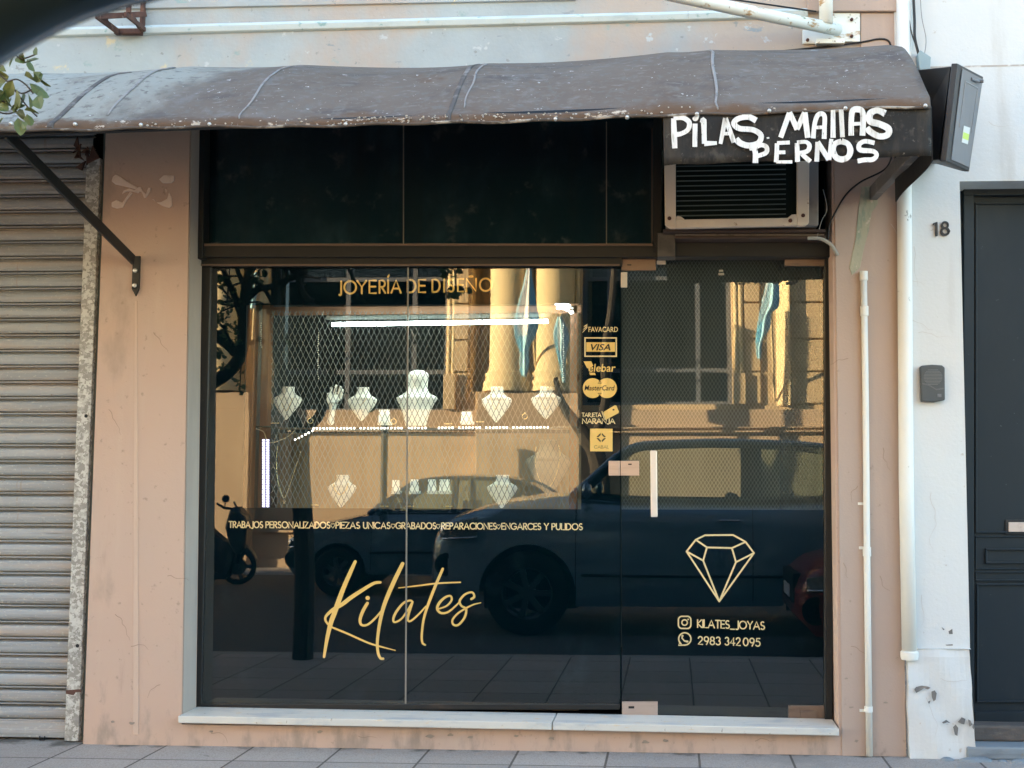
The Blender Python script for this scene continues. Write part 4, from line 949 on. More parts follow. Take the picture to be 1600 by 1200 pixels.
mb.box(gx0, gx1, .03, .055, .006, Z(236)); mb.box(gx1-.006, gx1, .0555, .2, .006, Z(236)); gro = mb.build('guide_rail', m_galv, rs, bevel=.002)
mb = MB(); mb.box(gx1+.001, sx1-.0005, .055, .2, .004, 2.92); mb.build('rail_gap', M('gap_green_grey', (.10,.125,.12), .9), rs)
mb = MB()
for px, py in ((130,650),(121.5,1009)):
    c = P(px, py, .0295); c.x = (gx0+gx1)/2+.012; mb.lathe(c, [(.0085,.0),(.0085,-.0005)], 14, axis='y')
mb.each('bolt_hole', m_dark, gro)
mb = MB(); c = P(118,1080,.03); mb.prism([V(gx0-.001,.0285,c.z+.004), V(gx1+.004,.0285,c.z+.010), V(gx1+.004,.0285,c.z-.004), V(gx1-.02,.0285,c.z-.004), V(gx1-.03,.0285,c.z-.018), V(gx0-.001,.0285,c.z-.012)], (0,.002,0)); mb.build('rust_strap', m_rust, gro)
mb = MB(); rr = random.Random(8)
for k in range(9):
    c = P(rr.uniform(120,148), rr.uniform(214,258), .02); mb.prism([c+V(rr.uniform(-.03,.0),0,rr.uniform(-.05,.0)), c+V(rr.uniform(0,.03),0,rr.uniform(-.04,.0)), c+V(rr.uniform(-.01,.02),0,rr.uniform(.01,.04))], (0,.012,0))
mb.each('rusted_scrap', m_rust, rs)
mb = MB(); mb.box(-5.6, sx1, .262, .30, 0, 2.93); mb.build('backing', m_dark, rs)
# ================================================================== interior behind the glass
m_room = M('shop_wall_dim', (.085,.105,.10), .9, layers=[(2,.4,.7,(.05,.066,.062),(1,1,.2))])
m_beige = M('display_beige', (.24,.185,.115), .85, layers=[(3,.45,.7,(.19,.145,.085),(3,1,.2))])
m_wood = M('brown_post', (.23,.12,.065), .6, layers=[(6,.5,.7,(.17,.085,.045),(1,1,.1))])
m_bust = M('display_bust_white', (.86,.87,.78), .7)
m_shelf = GLASS('shelf_glass', (.86,.95,.92), 1.5)
m_chain = M('gold_chain', (.75,.60,.30), .3, .7)
m_greybust = M('grey_velvet_bust', (.33,.31,.25), .9)
RX0, RX1 = X(309,700), X(1297,700)
room = MB()
room.add([(RX0,.30,0),(RX0,2.6,0),(RX0,2.6,2.8),(RX0,.30,2.8)], [(0,1,2,3)]); room.add([(RX1,.30,0),(RX1,2.6,0),(RX1,2.6,2.8),(RX1,.30,2.8)], [(3,2,1,0)])
room.add([(RX0,2.6,0),(RX1,2.6,0),(RX1,2.6,2.8),(RX0,2.6,2.8)], [(0,1,2,3)]); room.add([(RX0,.30,2.8),(RX1,.30,2.8),(RX1,2.6,2.8),(RX0,2.6,2.8)], [(0,1,2,3)])
room.build('interior_wall', m_room, shop)
fl_ = MB(); fl_.box(RX0, RX1, .30, 2.6, .05, .1); fl_.build('interior_floor', m_dark, shop)
cab = thing('display_cabinet', 'beige lined display cabinet with brown posts behind the shop window', 'display cabinet', (X(650), .5, 1.0))
cx0, cx1 = P(383,700,.3).x, P(906,700,.3).x
zf = P(640,797,.5).z; zsh = P(640,670,.45).z
mb = MB(); mb.box(cx0, cx1, .30, .80, .12, zf); mb.box(cx0, cx1, .80, .82, .12, zsh-.01); mb.each('case', m_beige, cab)
mb = MB()
for px in (393, 416): a = P(px,560,.62); mb.box(a.x-.02, a.x+.02, .60, .66, zf, 2.6)
a = P(897,560,.62); mb.box(a.x-.02, a.x+.02, .60, .66, zf, 2.6)
mb.box(cx0, cx1, .60, .63, P(640,491,.6).z, P(640,478,.6).z)
mb.each('post', m_wood, cab, bevel=.003)
# soft vertical folds of the lining
mb = MB()
mb.grid(lambda u, v: V(cx0+.02+u*(cx1-cx0-.04), .785-.012*abs(math.sin(u*24+.6*math.sin(u*7))), zf+v*(zsh-.03-zf)), 160, 2); mb.build('lining', m_beige, cab, smooth=True)
sh = MB(); sh.box(cx0+.05, cx1-.02, .30, .72, zsh, zsh+.008); tag(sh.build('glass_shelf', m_shelf), 'long glass shelf carrying the upper row of white jewellery busts', 'glass shelf')
# lamps of the display
m_ledv = EM('led_cool', (.92,.92,1.0), .4)
LYT = .34
lt = thing('tube_lamp', 'long white fluorescent tube lamp hanging inside the display window', 'tube lamp', tuple(P(690,505,.34)))
mb = MB(); mb.tube([P(519,507,LYT), P(856,502,LYT)], .0095, 10); mb.build('tube', EM('tube_white', (.86,1.0,.95), 6.5), lt, smooth=True)
mb = MB(); mb.hexa([P(510,500,LYT),P(510,494,LYT),P(510,493,LYT+.06),P(510,500,LYT+.06)], [P(860,495,LYT),P(860,489,LYT),P(860,488,LYT+.06),P(860,495,LYT+.06)]); mb.build('fitting', M('lamp_fitting', (.16,.2,.19), .4), lt)
ls = thing('led_strip', 'vertical strip of bright white LED dots at the left end of the display', 'LED strip', tuple(P(415,790,.42)))
mb = MB(); mb.pbox(409, 686, 421.5, 793, .425, .004); mb.build('strip', M('strip_white', (.16,.15,.3), .5), ls)
mb = MB()
for k in range(27):
    for dx in (-3.2, 3.2):
        c = P(415.2+dx, 688+k*3.95, .421); mb.box(c.x-.0045, c.x+.0045, .416, .4245, c.z-.0034, c.z+.0034)
mb.build('led', m_ledv, ls)['kind'] = 'stuff'
ls2 = thing('led_strip', 'row of tiny warm LED dots along the front edge of the glass shelf', 'LED strip', tuple(P(680,668,.3)))
mb = MB()
pts = [(462+k*5.2, 687-k*2.7) for k in range(6)]+[(490+k*5.3, 669.5-.0055*k*5.3) for k in range(70) if k not in (13,27,34,35,36,42,50,58)]
for a, b in pts:
    c = P(a, b, .31); r = .0036; mb.box(c.x-r, c.x+r, .303, .309, c.z-r, c.z+r)
mb.build('led', EM('led_warm', (1,.93,.78), .9), ls2)['kind'] = 'stuff'
mb = MB(); mb.tube([P(486,672.5,.314), P(862,670,.314)], .004, 6); mb.build('strip', m_grille, ls2)
# necklace busts
def bust(px, py0, py1, w_px, y, label, kind=0, mat=m_bust, group='white necklace busts'):
    """shield shaped necklace bust from py0 (top of the neck) to py1 (tip)"""
    t = P(px, py0, y); b_ = P(px, py1, y); h = t.z-b_.z; w_ = w_px/345*(5.48+y)/5.48/2
    o = thing('necklace_bust', label, 'necklace bust', tuple(b_), group)
    S = [[(0,.05),(.05,.15),(.15,.34),(.30,.61),(.42,.81),(.52,.93),(.59,.99),(.64,.98),(.68,.88),(.72,.72),(.76,.58),(.80,.48),(.85,.43),(.92,.41),(.97,.43),(1.0,.42)],
         [(0,.50),(.2,.62),(.36,.80),(.46,.96),(.50,1.0),(.53,.90),(.57,.68),(.65,.51),(.78,.48),(.9,.50),(.96,.42),(1.0,.2)]][kind]
    S = [(q.x, q.y) for q in catmull(S, 3)]
    mb = MB(); n = 32; vs_ = []; fs = []
    for i, (zz, r) in enumerate(S):
        neck = max(0, min(1, (zz-.62)/.2)); dep = (.34*(1-neck)+.95*neck)*r*w_*(1 if zz > .1 else .5)
        lean = .16*h*(1-zz)*(1-neck)
        for k in range(n):
            a = 2*math.pi*k/n; vs_.append((b_.x+math.cos(a)*r*w_, y-lean+math.sin(a)*dep*.8+.02, b_.z+zz*h+.012*h*math.sin(a)*neck*0))
    for i in range(len(S)-1):
        for k in range(n): fs.append((i*n+k, i*n+(k+1) % n, (i+1)*n+(k+1) % n, (i+1)*n+k))
    fs += [tuple(range(n-1,-1,-1)), tuple(range((len(S)-1)*n, len(S)*n))]
    mb.add(vs_, fs); mb.build('body', mat, o, smooth=True)
    return o
def chain_on(o, pts, y, r=.0016, name='necklace'):
    mb = MB(); mb.tube(catmull([P(a, b, y) for a, b in pts], 6), r, 6); mb.build(name, m_chain, o, smooth=True)
U = .42
b1 = bust(447.5, 604, 656, 47, U, 'leftmost white necklace bust on the glass shelf, bare, next to the brown post')
b2 = bust(565, 605, 658, 47, U, 'white necklace bust with a small dark pendant, just right of the white display hand')
chain_on(b2, [(556,622),(560,630),(563,633),(567,630),(573,622)], U-.085)
b3 = bust(651, 578, 666, 66, U, 'tall white torso bust with long neck, largest on the glass shelf', 1)
b4 = bust(775.5, 604, 660, 48, U, 'white necklace bust on the glass shelf in front of the reflected lit column')
chain_on(b4, [(767,620),(770,632),(774,640),(779,632),(783,620)], U-.085)
b5 = bust(853, 604, 655, 48, U, 'rightmost white necklace bust on the glass shelf, next to the card stickers')
chain_on(b1, [(438,622),(442,634),(447,642),(452,634),(457,622)], U-.085)
chain_on(b5, [(844,622),(848,634),(853,640),(858,634),(862,622)], U-.085)
b6 = bust(533, 742, 793, 46, .40, 'white necklace bust with a draped cord at lower left of the display')
chain_on(b6, [(521,756),(524,766),(532,773),(541,765),(544,755)], .31, .003)
b7 = bust(784, 742, 794, 48, .40, 'white necklace bust at lower right of the display, below the glass shelf')
chain_on(b7, [(775,757),(778,770),(784,780),(790,770),(793,757)], .31)
b8 = bust(857, 687, 775, 72, .55, 'dim grey translucent looking bust with a long thin chain at lower right', 0, m_greybust)
chain_on(b8, [(838,697),(836,712),(838,735),(846,755),(854,761),(862,756),(870,738),(875,712),(873,696)], .43)
nk = MB(); nk.tube(catmull([P(a, b, .45) for a, b in [(434,697),(432,715),(433,745),(438,765),(444,778),(452,760),(462,730),(470,705)]], 6), .0016, 6); c = P(444,783,.45); nk.box(c.x-.008,c.x+.008,.447,.451,c.z-.002,c.z+.002); nk.box(c.x-.002,c.x+.002,.447,.451,c.z-.012,c.z+.01)
tag(nk.build('chain_necklace', m_chain, smooth='auto'), 'thin gold chain with small cross pendant hanging at the left of the lower display', 'necklace')
cb_ = MB(); cb_.tube(catmull([P(a, b, .46) for a, b in [(400,670),(412,675),(418,690),(432,690),(450,682),(462,671)]], 6), .0028, 6)
tag(cb_.build('lamp_wire', M('cream_wire', (.72,.60,.40), .5), smooth=True), 'cream wire looping from the shelf down to the bright LED strip', 'wire')
# display hand (skinned)
hand = thing('display_hand', 'white mannequin hand standing upright with fingers raised on the glass shelf', 'display hand', tuple(P(520,664,U)))
def skinned(name, chains, mat, parent, sub=1):
    vs_ = []; es = []; rs_ = []
    for ch in chains:
        prev = None
        for p, r in ch:
            if isinstance(p, int): prev = p; continue
            vs_.append(p); rs_.append(r)
            if prev is not None: es.append((prev, len(vs_)-1))
            prev = len(vs_)-1
    o3 = ORIGIN[parent]; me = bpy.data.meshes.new(name); me.from_pydata([tuple(Vector(q)-o3) for q in vs_], es, []); me.materials.append(mat)
    ob = bpy.data.objects.new(name, me); col.objects.link(ob); ob.parent = parent; ORIGIN[ob] = o3
    md = ob.modifiers.new('skin', 'SKIN')
    for d, r in zip(me.skin_vertices[0].data, rs_): d.radius = r if isinstance(r, tuple) else (r, r)
    me.skin_vertices[0].data[0].use_root = True
    s = ob.modifiers.new('sub', 'SUBSURF'); s.levels = s.render_levels = sub
    for p in me.polygons: p.use_smooth = True
    return ob
hp = lambda a, b, dy=0: tuple(P(a, b, U+dy))
chains = [[(hp(516,665),(.024,.020)),(hp(517,655),(.021,.017)),(hp(519,643),(.020,.014)),(hp(521,634),(.026,.014)),(hp(523,626),(.030,.014))],
          [(4,0),(hp(516.5,620),.009),(hp(516.8,612,-.006),.0075),(hp(518.2,604,-.01),.006)],
          [(4,0),(hp(522.5,618),.009),(hp(524.2,609,-.006),.008),(hp(526,600.5,-.012),.006)],
          [(4,0),(hp(528.2,619),.009),(hp(530.4,611,-.006),.0075),(hp(532.4,602.5,-.012),.006)],
          [(4,0),(hp(532,623),.008),(hp(534,615,-.006),.0065),(hp(535.8,607.5,-.01),.0055)],
          [(3,0),(hp(513,627,-.012),.009),(hp(512.2,620,-.022),.0075),(hp(513.2,613.5,-.026),.006)]]
skinned('hand', chains, m_bust, hand, 2)
# small boxes and trinkets
def jbox(px0, py0, px1, py1, y, label, mat=None, depth=.05, group='small jewellery boxes'):
    o = thing('jewellery_box', label, 'jewellery box', tuple(P((px0+px1)/2, py1, y)), group)
    mb = MB(); mb.prism([P(px0,py1,y-.02),P(px1,py1,y-.02),P(px1-1,py0,y+.01),P(px0+1,py0,y+.01)], (0,.012,0)); mb.build('back_card', mat or m_bust, o, bevel=.001)
    mb = MB(); mb.pbox(px0-1, py1-3, px1+1, py1+2, y-.05, .04); mb.build('base', mat or m_bust, o, bevel=.001)
jbox(612, 750, 624.5, 770, .38, 'leftmost small white jewellery box in the lower display row')
jbox(640, 749, 654, 770, .38, 'second small white jewellery box in the lower display row, right of the glass joint')
jbox(668, 749, 681.5, 770, .38, 'third small white jewellery box in the lower display row')
jbox(686, 749, 703, 770, .38, 'rightmost small white jewellery box in the lower display row')
jbox(591, 640, 609, 662, .38, 'small white jewellery box on the glass shelf left of the tall bust')
jbox(720, 643, 738, 661, .38, 'small white patterned jewellery box on the glass shelf right of the tall bust')
rt = random.Random(21)
def trinket(px, py, y, label, kind):
    c = P(px, py, y); mb = MB()
    if kind == 'ring':
        mb.tube([c+V(.013*math.cos(a*.5236),0,.014+.013*math.sin(a*.5236)) for a in range(13)], .0022, 6, cap=False); mb.lathe(c+V(0,0,.026), [(.001,0),(.004,.003),(.003,.006),(.001,.008)], 8)
    else:
        for k in range(6): mb.lathe(c+V((k-2.5)*.007,rt.uniform(-.004,.004),0), [(.0035,0),(.004,.003),(.001,.007)], 6)
    tag(mb.build(kind if kind == 'ring' else 'row_of_earrings', m_chain), label, 'ring' if kind == 'ring' else 'earrings')
trinket(820, 655, .36, 'round gold ring standing on the shelf between the two right busts', 'ring')
trinket(600, 792, .36, 'row of tiny gold earrings beside the lower left bust', 'earrings')
trinket(492, 790, .36, 'row of tiny gold earrings right of the vertical LED strip', 'earrings')
trinket(750, 660, .36, 'row of tiny gold earrings on the shelf right of the patterned box', 'earrings')
trinket(700, 663, .36, 'row of tiny gold earrings on the shelf right of the tall bust', 'earrings')
trinket(640, 792, .36, 'row of tiny gold earrings at the right foot of the glass joint', 'earrings')
trinket(700, 792, .36, 'row of tiny gold earrings left of the lower right bust', 'earrings')
trinket(430, 662, .36, 'row of tiny gold earrings on the shelf at the left end', 'earrings')
trinket(485, 662, .36, 'gold ring on the shelf left of the mannequin hand', 'ring')
trinket(615, 663, .36, 'gold ring on the shelf between the small box and the tall bust', 'ring')
# bead strands hanging in the window
for k, (px, y0_, y1_, lab) in enumerate(((497,520,592,'strand of pale beads hanging left of the tube lamp'),(408,505,545,'short strand of pale beads hanging beside the brown posts'),(880,505,600,'sparkling bead strand hanging below the bright lamp cluster at right'))):
    mb = MB(); yy = y0_
    while yy < y1_:
        c = P(px+rt.uniform(-1,1), yy, .55); mb.lathe(c, [(.001,-.004),(.004,0),(.001,.004)], 6); yy += 3.4
    tag(mb.build('bead_strand', M('pale_bead', (.75,.72,.6), .25)), lab, 'bead strand')
cl_ = thing('lamp_cluster', 'small cluster of bright white spot lamps at the upper right of the display', 'lamp', tuple(P(880,480,.5)))
mb = MB()
for a, b in ((871,475),(877,474),(883,476),(888,478),(873,481),(879,481),(886,483),(893,488)):
    c = P(a, b, .5); mb.lathe(c, [(.004,-.008),(.011,-.004),(.011,.003),(.004,.008)], 10)
mb.each('bulb', EM('bulb_white', (1,.98,.92), 3), cl_, smooth=True)
mb = MB(); mb.tube([P(868,470,.53), P(896,482,.53)], .006, 6); mb.build('rail', m_grille, cl_)
# ================================================================== the far side of the street (seen mirrored in the glass)
FYF = -11.85
fx = lambda px, py=600, y=FYF: RP(px, py, y).x
fz = lambda py, px=800, y=FYF: RP(px, py, y).z
th = thing('town_hall', 'tan public building with round columns and tall dark windows, mirrored in the glass', 'public building', (0, FYF, -.1))
HT = 5.6
wz = fz(640); GZ = -.1
niches = [(fx(262), fx(398), fz(612), HT), (fx(735), fx(905), fz(612), HT), (fx(-215), fx(-45), fz(612), HT)]
wins = [(fx(420), fx(696), fz(643), HT), (fx(908), fx(1145), fz(632), HT), (fx(-230), fx(30), fz(640), HT), (fx(-700), fx(-440), fz(640), HT)]
mb = MB().wall(-12, 4.6, fz(665), 6.2, wins+niches, FYF, -.35)
for a, b, c, d in niches: mb.box(a-.0, b+.0, FYF-1.3, FYF-1.0, c, d); mb.box(a-.12, a, FYF-1.0, FYF-.351, c, d); mb.box(b, b+.12, FYF-1.0, FYF-.351, c, d)
mb.box(-12, 4.6, FYF-6, FYF-.4, 6.0, 6.2); mb.build('wall', m_tan, th)
mb = MB(); mb.box(-12, 4.6, FYF-.3, FYF+.06, fz(667, y=FYF+.06), fz(640, y=FYF+.06)-.002)
for a, b, c, d in wins: pass
mb.build('window_ledge', m_tan2, th)
pw = MB()
pw.box(-12, 4.6, FYF-.3, FYF+.10, fz(826, y=FYF+.1), fz(678, y=FYF+.1)); pw.box(-12, 4.6, FYF-.3, FYF+.18, fz(872, y=FYF+.18), fz(833, y=FYF+.18)); pw.box(-12, 4.6, FYF-.3, FYF+.24, GZ, fz(874.5, y=FYF+.24)); pw.each('plinth', m_tan2, th)
mo = MB()
for y0_, y1_, d in ((667.2,669,.16),(669.2,672.5,.10),(673,675.5,.20),(676,677.8,.14),(826.2,828.6,.14),(829,832.8,.24),(872.2,873,.20),(873.2,874.3,.22)): mo.box(-12, 4.6, FYF-.3, FYF+d, fz(y1_, y=FYF+d), fz(y0_, y=FYF+d))
mo.each('string_course', m_tan2, th, bevel=.006)
# windows: grey frames in deep reveals
for i, (a, b, c, d) in enumerate(wins):
    mb = MB(); yw = FYF-.30
    mb.box(a, a+.07, yw, yw+.05, c, d); mb.box(b-.07, b, yw, yw+.05, c, d); mb.box(a+.07, b-.07, yw, yw+.05, c, c+.06)
    if i == 1: xs = [fx(1091), fx(950)]; zz = [fz(577), fz(432)]
    else: xs = [a+(b-a)*.42, a+(b-a)*.8]; zz = [fz(578), fz(432)]
    for x in xs: mb.box(x-.035, x+.035, yw+.002, yw+.052, c+.06, d)
    for z in zz: mb.box(a+.07, b-.07, yw+.004, yw+.048, z-.03, z+.03)
    wo = mb.build('window', m_greyframe, th)
    mb = MB(); mb.add([(a,yw+.02,c),(b,yw+.02,c),(b,yw+.02,d),(a,yw+.02,d)], [(0,1,2,3)]); mb.build('pane', m_darkglass, wo)
    mb = MB(); mb.box(a-.3, b+.3, yw-1.6, yw-1.5, c-.3, d+.3); mb.build('dark_room', m_dark, wo)
# rounded architraves with base blocks at the right side of each window
ar = MB(); bk = MB()
for px, py in ((697.5,640),(1147,632),(32,640)):
    x0 = fx(px)
    for dx in (.035, .105): ar.tube([(x0+dx, FYF+.02, fz(585)), (x0+dx, FYF+.02, HT+.1)], .034, 12)
    bk.box(x0-.02, x0+.155, FYF, FYF+.13, fz(py)+.0, fz(584))
for px in (418, 906): 
    x0 = fx(px); 
    for dx in (-.035, -.105): ar.tube([(x0+dx, FYF+.02, fz(585)), (x0+dx, FYF+.02, HT+.1)], .034, 12)
ar.each('architrave', m_cream, th, smooth='auto'); bk.each('architrave_base', m_tan, th, bevel=.006)
# rusticated blocks, pier and splayed strip at the right
bl = MB()
zs = [fz(632), fz(580)-.012, fz(530)-.012, fz(474)-.012, fz(415)-.012, fz(355)-.012, fz(300)-.012, HT+1]
for za, zb2 in zip(zs, zs[1:]):
    for xa, xb in ((fx(1165), fx(1188)), (fx(1232), fx(1330)), (fx(710), fx(731))):
        bl.box(xa, xb, FYF, FYF+.05, za+.014, zb2-.014)
bl.each('ashlar_block', m_tan, th, bevel=.008)
sp_ = MB(); xa, xb = fx(1213), fx(1231)
sp_.add([(xa,FYF,fz(634)),(xb,FYF+.16,fz(634)),(xb+.02,FYF+.16,fz(634)),(xb+.02,FYF,fz(634)),(xa,FYF,HT+1),(xb,FYF+.16,HT+1),(xb+.02,FYF+.16,HT+1),(xb+.02,FYF,HT+1)], [(0,1,5,4),(1,2,6,5),(2,3,7,6),(4,5,6,7),(3,2,1,0)])
sp_.build('splayed_pilaster', m_cream, th)
# columns on pedestals
def column(px_c, y=FYF+.10):
    c = RP(px_c, 600, y); zb_ = fz(612, y=y); r = .285
    mb = MB()
    mb.lathe((c.x, y, 0), [(r*1.32,zb_),(r*1.32,zb_+.06),(r*1.28,zb_+.065),(r*1.31,zb_+.10),(r*1.28,zb_+.145),(r*1.2,zb_+.15),(r*1.16,zb_+.19),(r*1.2,zb_+.22),(r*1.19,zb_+.26),(r*1.08,zb_+.28),(r*1.0,zb_+.36),(r*.985,zb_+2),(r*.94,5.2),(r*1.1,5.25),(r*1.2,5.4),(r*1.2,5.6)], 40)
    mb.build('column', m_cream, th, smooth='auto')
for px in (345, 795, 866, -95, -165): column(px)
pd_ = MB()
for a, b in ((268,392),(744,906),(-235,-25)):
    yy = FYF+.42
    pd_.box(fx(a, y=yy), fx(b, y=yy), FYF, yy, GZ, fz(640, y=yy)); pd_.box(fx(a, y=yy)+.02, fx(b, y=yy)-.02, FYF, yy-.02, fz(640, y=yy)+.001, fz(613, y=yy))
pd_.each('pedestal', m_tan2, th, bevel=.01)
en = MB(); en.box(-12, 4.6, FYF-.3, FYF+1.1, 5.6, 6.6); en.box(-12, 4.6, FYF-.3, FYF+1.35, 6.6, 6.8); en.each('entablature', m_tan, th, bevel=.02)
# ---- flags hanging from wall poles
m_fb = M('flag_blue', (.40,.70,.82), .8); m_fw = M('flag_white', (.78,.78,.76), .8)
def flag(left, right, y, label, bands, pole, n=1.0):
    o = thing('flag', label, 'flag', tuple(RP(*pole[0], y)), 'limp flags on wall poles')
    L_ = catmull(left, 6); R2 = catmull(right, 6)
    def smp(l, v): f = v*(len(l)-1); i = min(int(f), len(l)-2); t = f-i; return Vector(l[i])*(1-t)+Vector(l[i+1])*t
    def fn(u, v):
        a = smp(L_, v); b = smp(R2, v); p = a*(1-u)+b*u
        return RP(p.x, p.y, y+.03*math.sin(u*8+v*4)*(.3+v)+.11*math.exp(-((u-.6+.1*v)/.09)**2)*(1-.4*v))
    mb = MB(); mb.grid(fn, 28, 30, lambda u, v: 1 if ((bands[0]+.1*v < u < bands[1]-.1*v) if v < .55 else u < .3 and .72 < v < .88) else 0); mb.build('cloth', [m_fb, m_fw], o, smooth=True, solid=.004)
    mb = MB(); a = RP(*pole[0], y); b = RP(*pole[1], FYF+.02); mb.tube([a+V(0,.0,.0), b], .018, 8); mb.build('pole', m_cream, o)
    return o
flag([(826,408),(817,446),(808,480),(803,512),(806,532),(812,548),(812,575),(816,588)], [(829,408),(834,446),(839,480),(843,500),(836,528),(826,545),(827,570),(822,590)], FYF+1.35, 'limp pale blue and white flag before the lit columns, largest mirrored flag', (.08,.62), ((827,408),(838,600)))
flag([(872,495),(865,520),(868,545),(874,570),(879,598)], [(878,495),(889,525),(886,550),(884,575),(884,598)], FYF+1.0, 'limp blue and white flag right of the lit columns, near the card stickers', (.2,.5), ((876,490),(892,600)))
flag([(1202,408),(1196,450),(1188,485),(1182,520),(1181,545),(1184,560)], [(1209,408),(1217,445),(1217,478),(1206,488),(1203,512),(1192,530),(1189,560)], FYF+1.2, 'limp pale blue and white flag mirrored in the glass door', (.0,.46), ((1202,406),(1210,625)))
flag([(398,425),(391,450),(389,470),(390,482)], [(405,425),(403,450),(401,470),(399,482)], FYF+1.0, 'small limp blue and white flag behind the mirrored tree branches', (.45,.9), ((401,420),(395,560)))
# ---- street post
po = thing('street_post', 'thin dark street post on the far kerb, mirrored in the glass', 'post', tuple(RP(600,900,-10.6)))
mb = MB(); c = RP(600, 700, -10.6); mb.tube([(c.x,-10.6,-.1),(c.x,-10.6,RP(600,652,-10.6).z)], .048, 12); mb.lathe((c.x,-10.6,RP(600,652,-10.6).z), [(.048,0),(.058,.005),(.058,.03),(.02,.05)], 12); mb.lathe((c.x,-10.6,-.1), [(.09,0),(.09,.03),(.05,.05)], 12)
mb.build('pole', m_black, po, smooth='auto')
# ================================================================== trees
def leafmesh(mb, c, s, rg, d=None):
    d = d or Vector((rg.uniform(-1,1), rg.uniform(-1,1), rg.uniform(-1,.4))).normalized()
    sd = d.cross(Vector((rg.uniform(-1,1), rg.uniform(-1,1), rg.uniform(-1,1)))).normalized(); nn = d.cross(sd)
    w_ = s*.33; f = s*.09; c = Vector(c)
    p = [c, c+d*s*.3+sd*w_*.85+nn*f, c+d*s*.65+sd*w_+nn*f*.8, c+d*s*.92+sd*w_*.4-nn*f*.2, c+d*s-nn*f*.6, c+d*s*.92-sd*w_*.4-nn*f*.2, c+d*s*.65-sd*w_+nn*f*.8, c+d*s*.3-sd*w_*.85+nn*f, c+d*s*.5-nn*f*.3]
    mb.add(p, [(0,1,8),(1,2,8),(2,3,8),(3,4,8),(4,5,8),(5,6,8),(6,7,8),(7,0,8)])
def tree(label, limbs, leaves, y, base, name='street_tree', seed=1, twigs=0):
    """limbs: list of ([(px,py)...] or world points, r0, r1)"""
    o = thing(name, label, 'tree', base); rg = random.Random(seed)
    mb = MB(); tips = []
    for pts, r0, r1 in limbs:
        w3 = [Vector(p) if len(p) == 3 else RP(p[0], p[1], y) for p in pts]
        c = catmull(w3, 5); m = len(c); mb.tube(c, [r0+(r1-r0)*i/(m-1) for i in range(m)], 9); tips.append(c)
    lv = MB()
    for k in range(twigs):
        c = rg.choice(tips[1:]); p = c[rg.randrange(len(c)//3, len(c))]
        if p.z < 1.7: continue
        d = Vector((rg.uniform(-1,1), rg.uniform(-.8,.8), rg.uniform(-.5,1))).normalized(); l = rg.uniform(.2,.5)
        q = [p, p+d*l*.5+V(0,0,.03), p+d*l+V(0,0,-.02)]; mb.tube(q, [.009,.006,.003], 5)
        for i in range(rg.randrange(4,9)):
            t = rg.uniform(.3,1); leafmesh(lv, p+d*l*t, rg.uniform(.04,.075), rg)
    mb.build('trunk', m_bark, o, smooth='auto')
    for (cx, cy, cz, sx, sy, sz, n) in leaves:
        cl = [(rg.gauss(0,.5), rg.gauss(0,.5), rg.gauss(0,.5)) for _ in range(max(4, n//26))]
        for k in range(n):
            a = rg.choice(cl); q = V(cx+(a[0]+rg.gauss(0,.13))*sx, cy+(a[1]+rg.gauss(0,.13))*sy, cz+(a[2]+rg.gauss(0,.13))*sz)
            leafmesh(lv, q, rg.uniform(.04,.08), rg)
    return o, lv
TY = -2.25
t1b = RP(475, 930, TY)
o1, lv1 = tree('slim street tree on the near kerb with leafy twigs hanging at upper left',
    [([(t1b.x, TY, -.02), (476,900), (473,800), (469,730), (470,690)], .072, .062),
     ([(470,692), (462,660), (448,620), (436,560), (430,500), (432,440), (430,380)], .045, .03),
     ([(472,690), (486,664), (500,648), (512,610), (520,560), (505,500), (470,450), (466,400)], .038, .018),
     ([(432,460), (450,440), (470,432), (500,436)], .012, .005), ([(430,480), (415,455), (400,440), (382,420)], .016, .008), ([(466,420), (452,400), (440,380)], .012, .006),
     ([RP(470,430,TY), RP(520,370,-2.8), RP(600,350,-3.4), RP(680,380,-3.8), RP(708,420,-3.9), RP(712,462,-3.9)], .016, .004)],
    [], TY, (t1b.x, TY, 0), seed=3, twigs=10)
# leaf cluster of the mirrored twig
rg = random.Random(17)
for px, py, n_ in ((706,428,5),(712,452,10),(704,460,7),(720,445,4),(700,420,4)):
    for k in range(n_): leafmesh(lv1, RP(px+rg.uniform(-7,7), py+rg.uniform(-8,8), -3.9+rg.uniform(-.1,.1)), rg.uniform(.05,.085), rg)
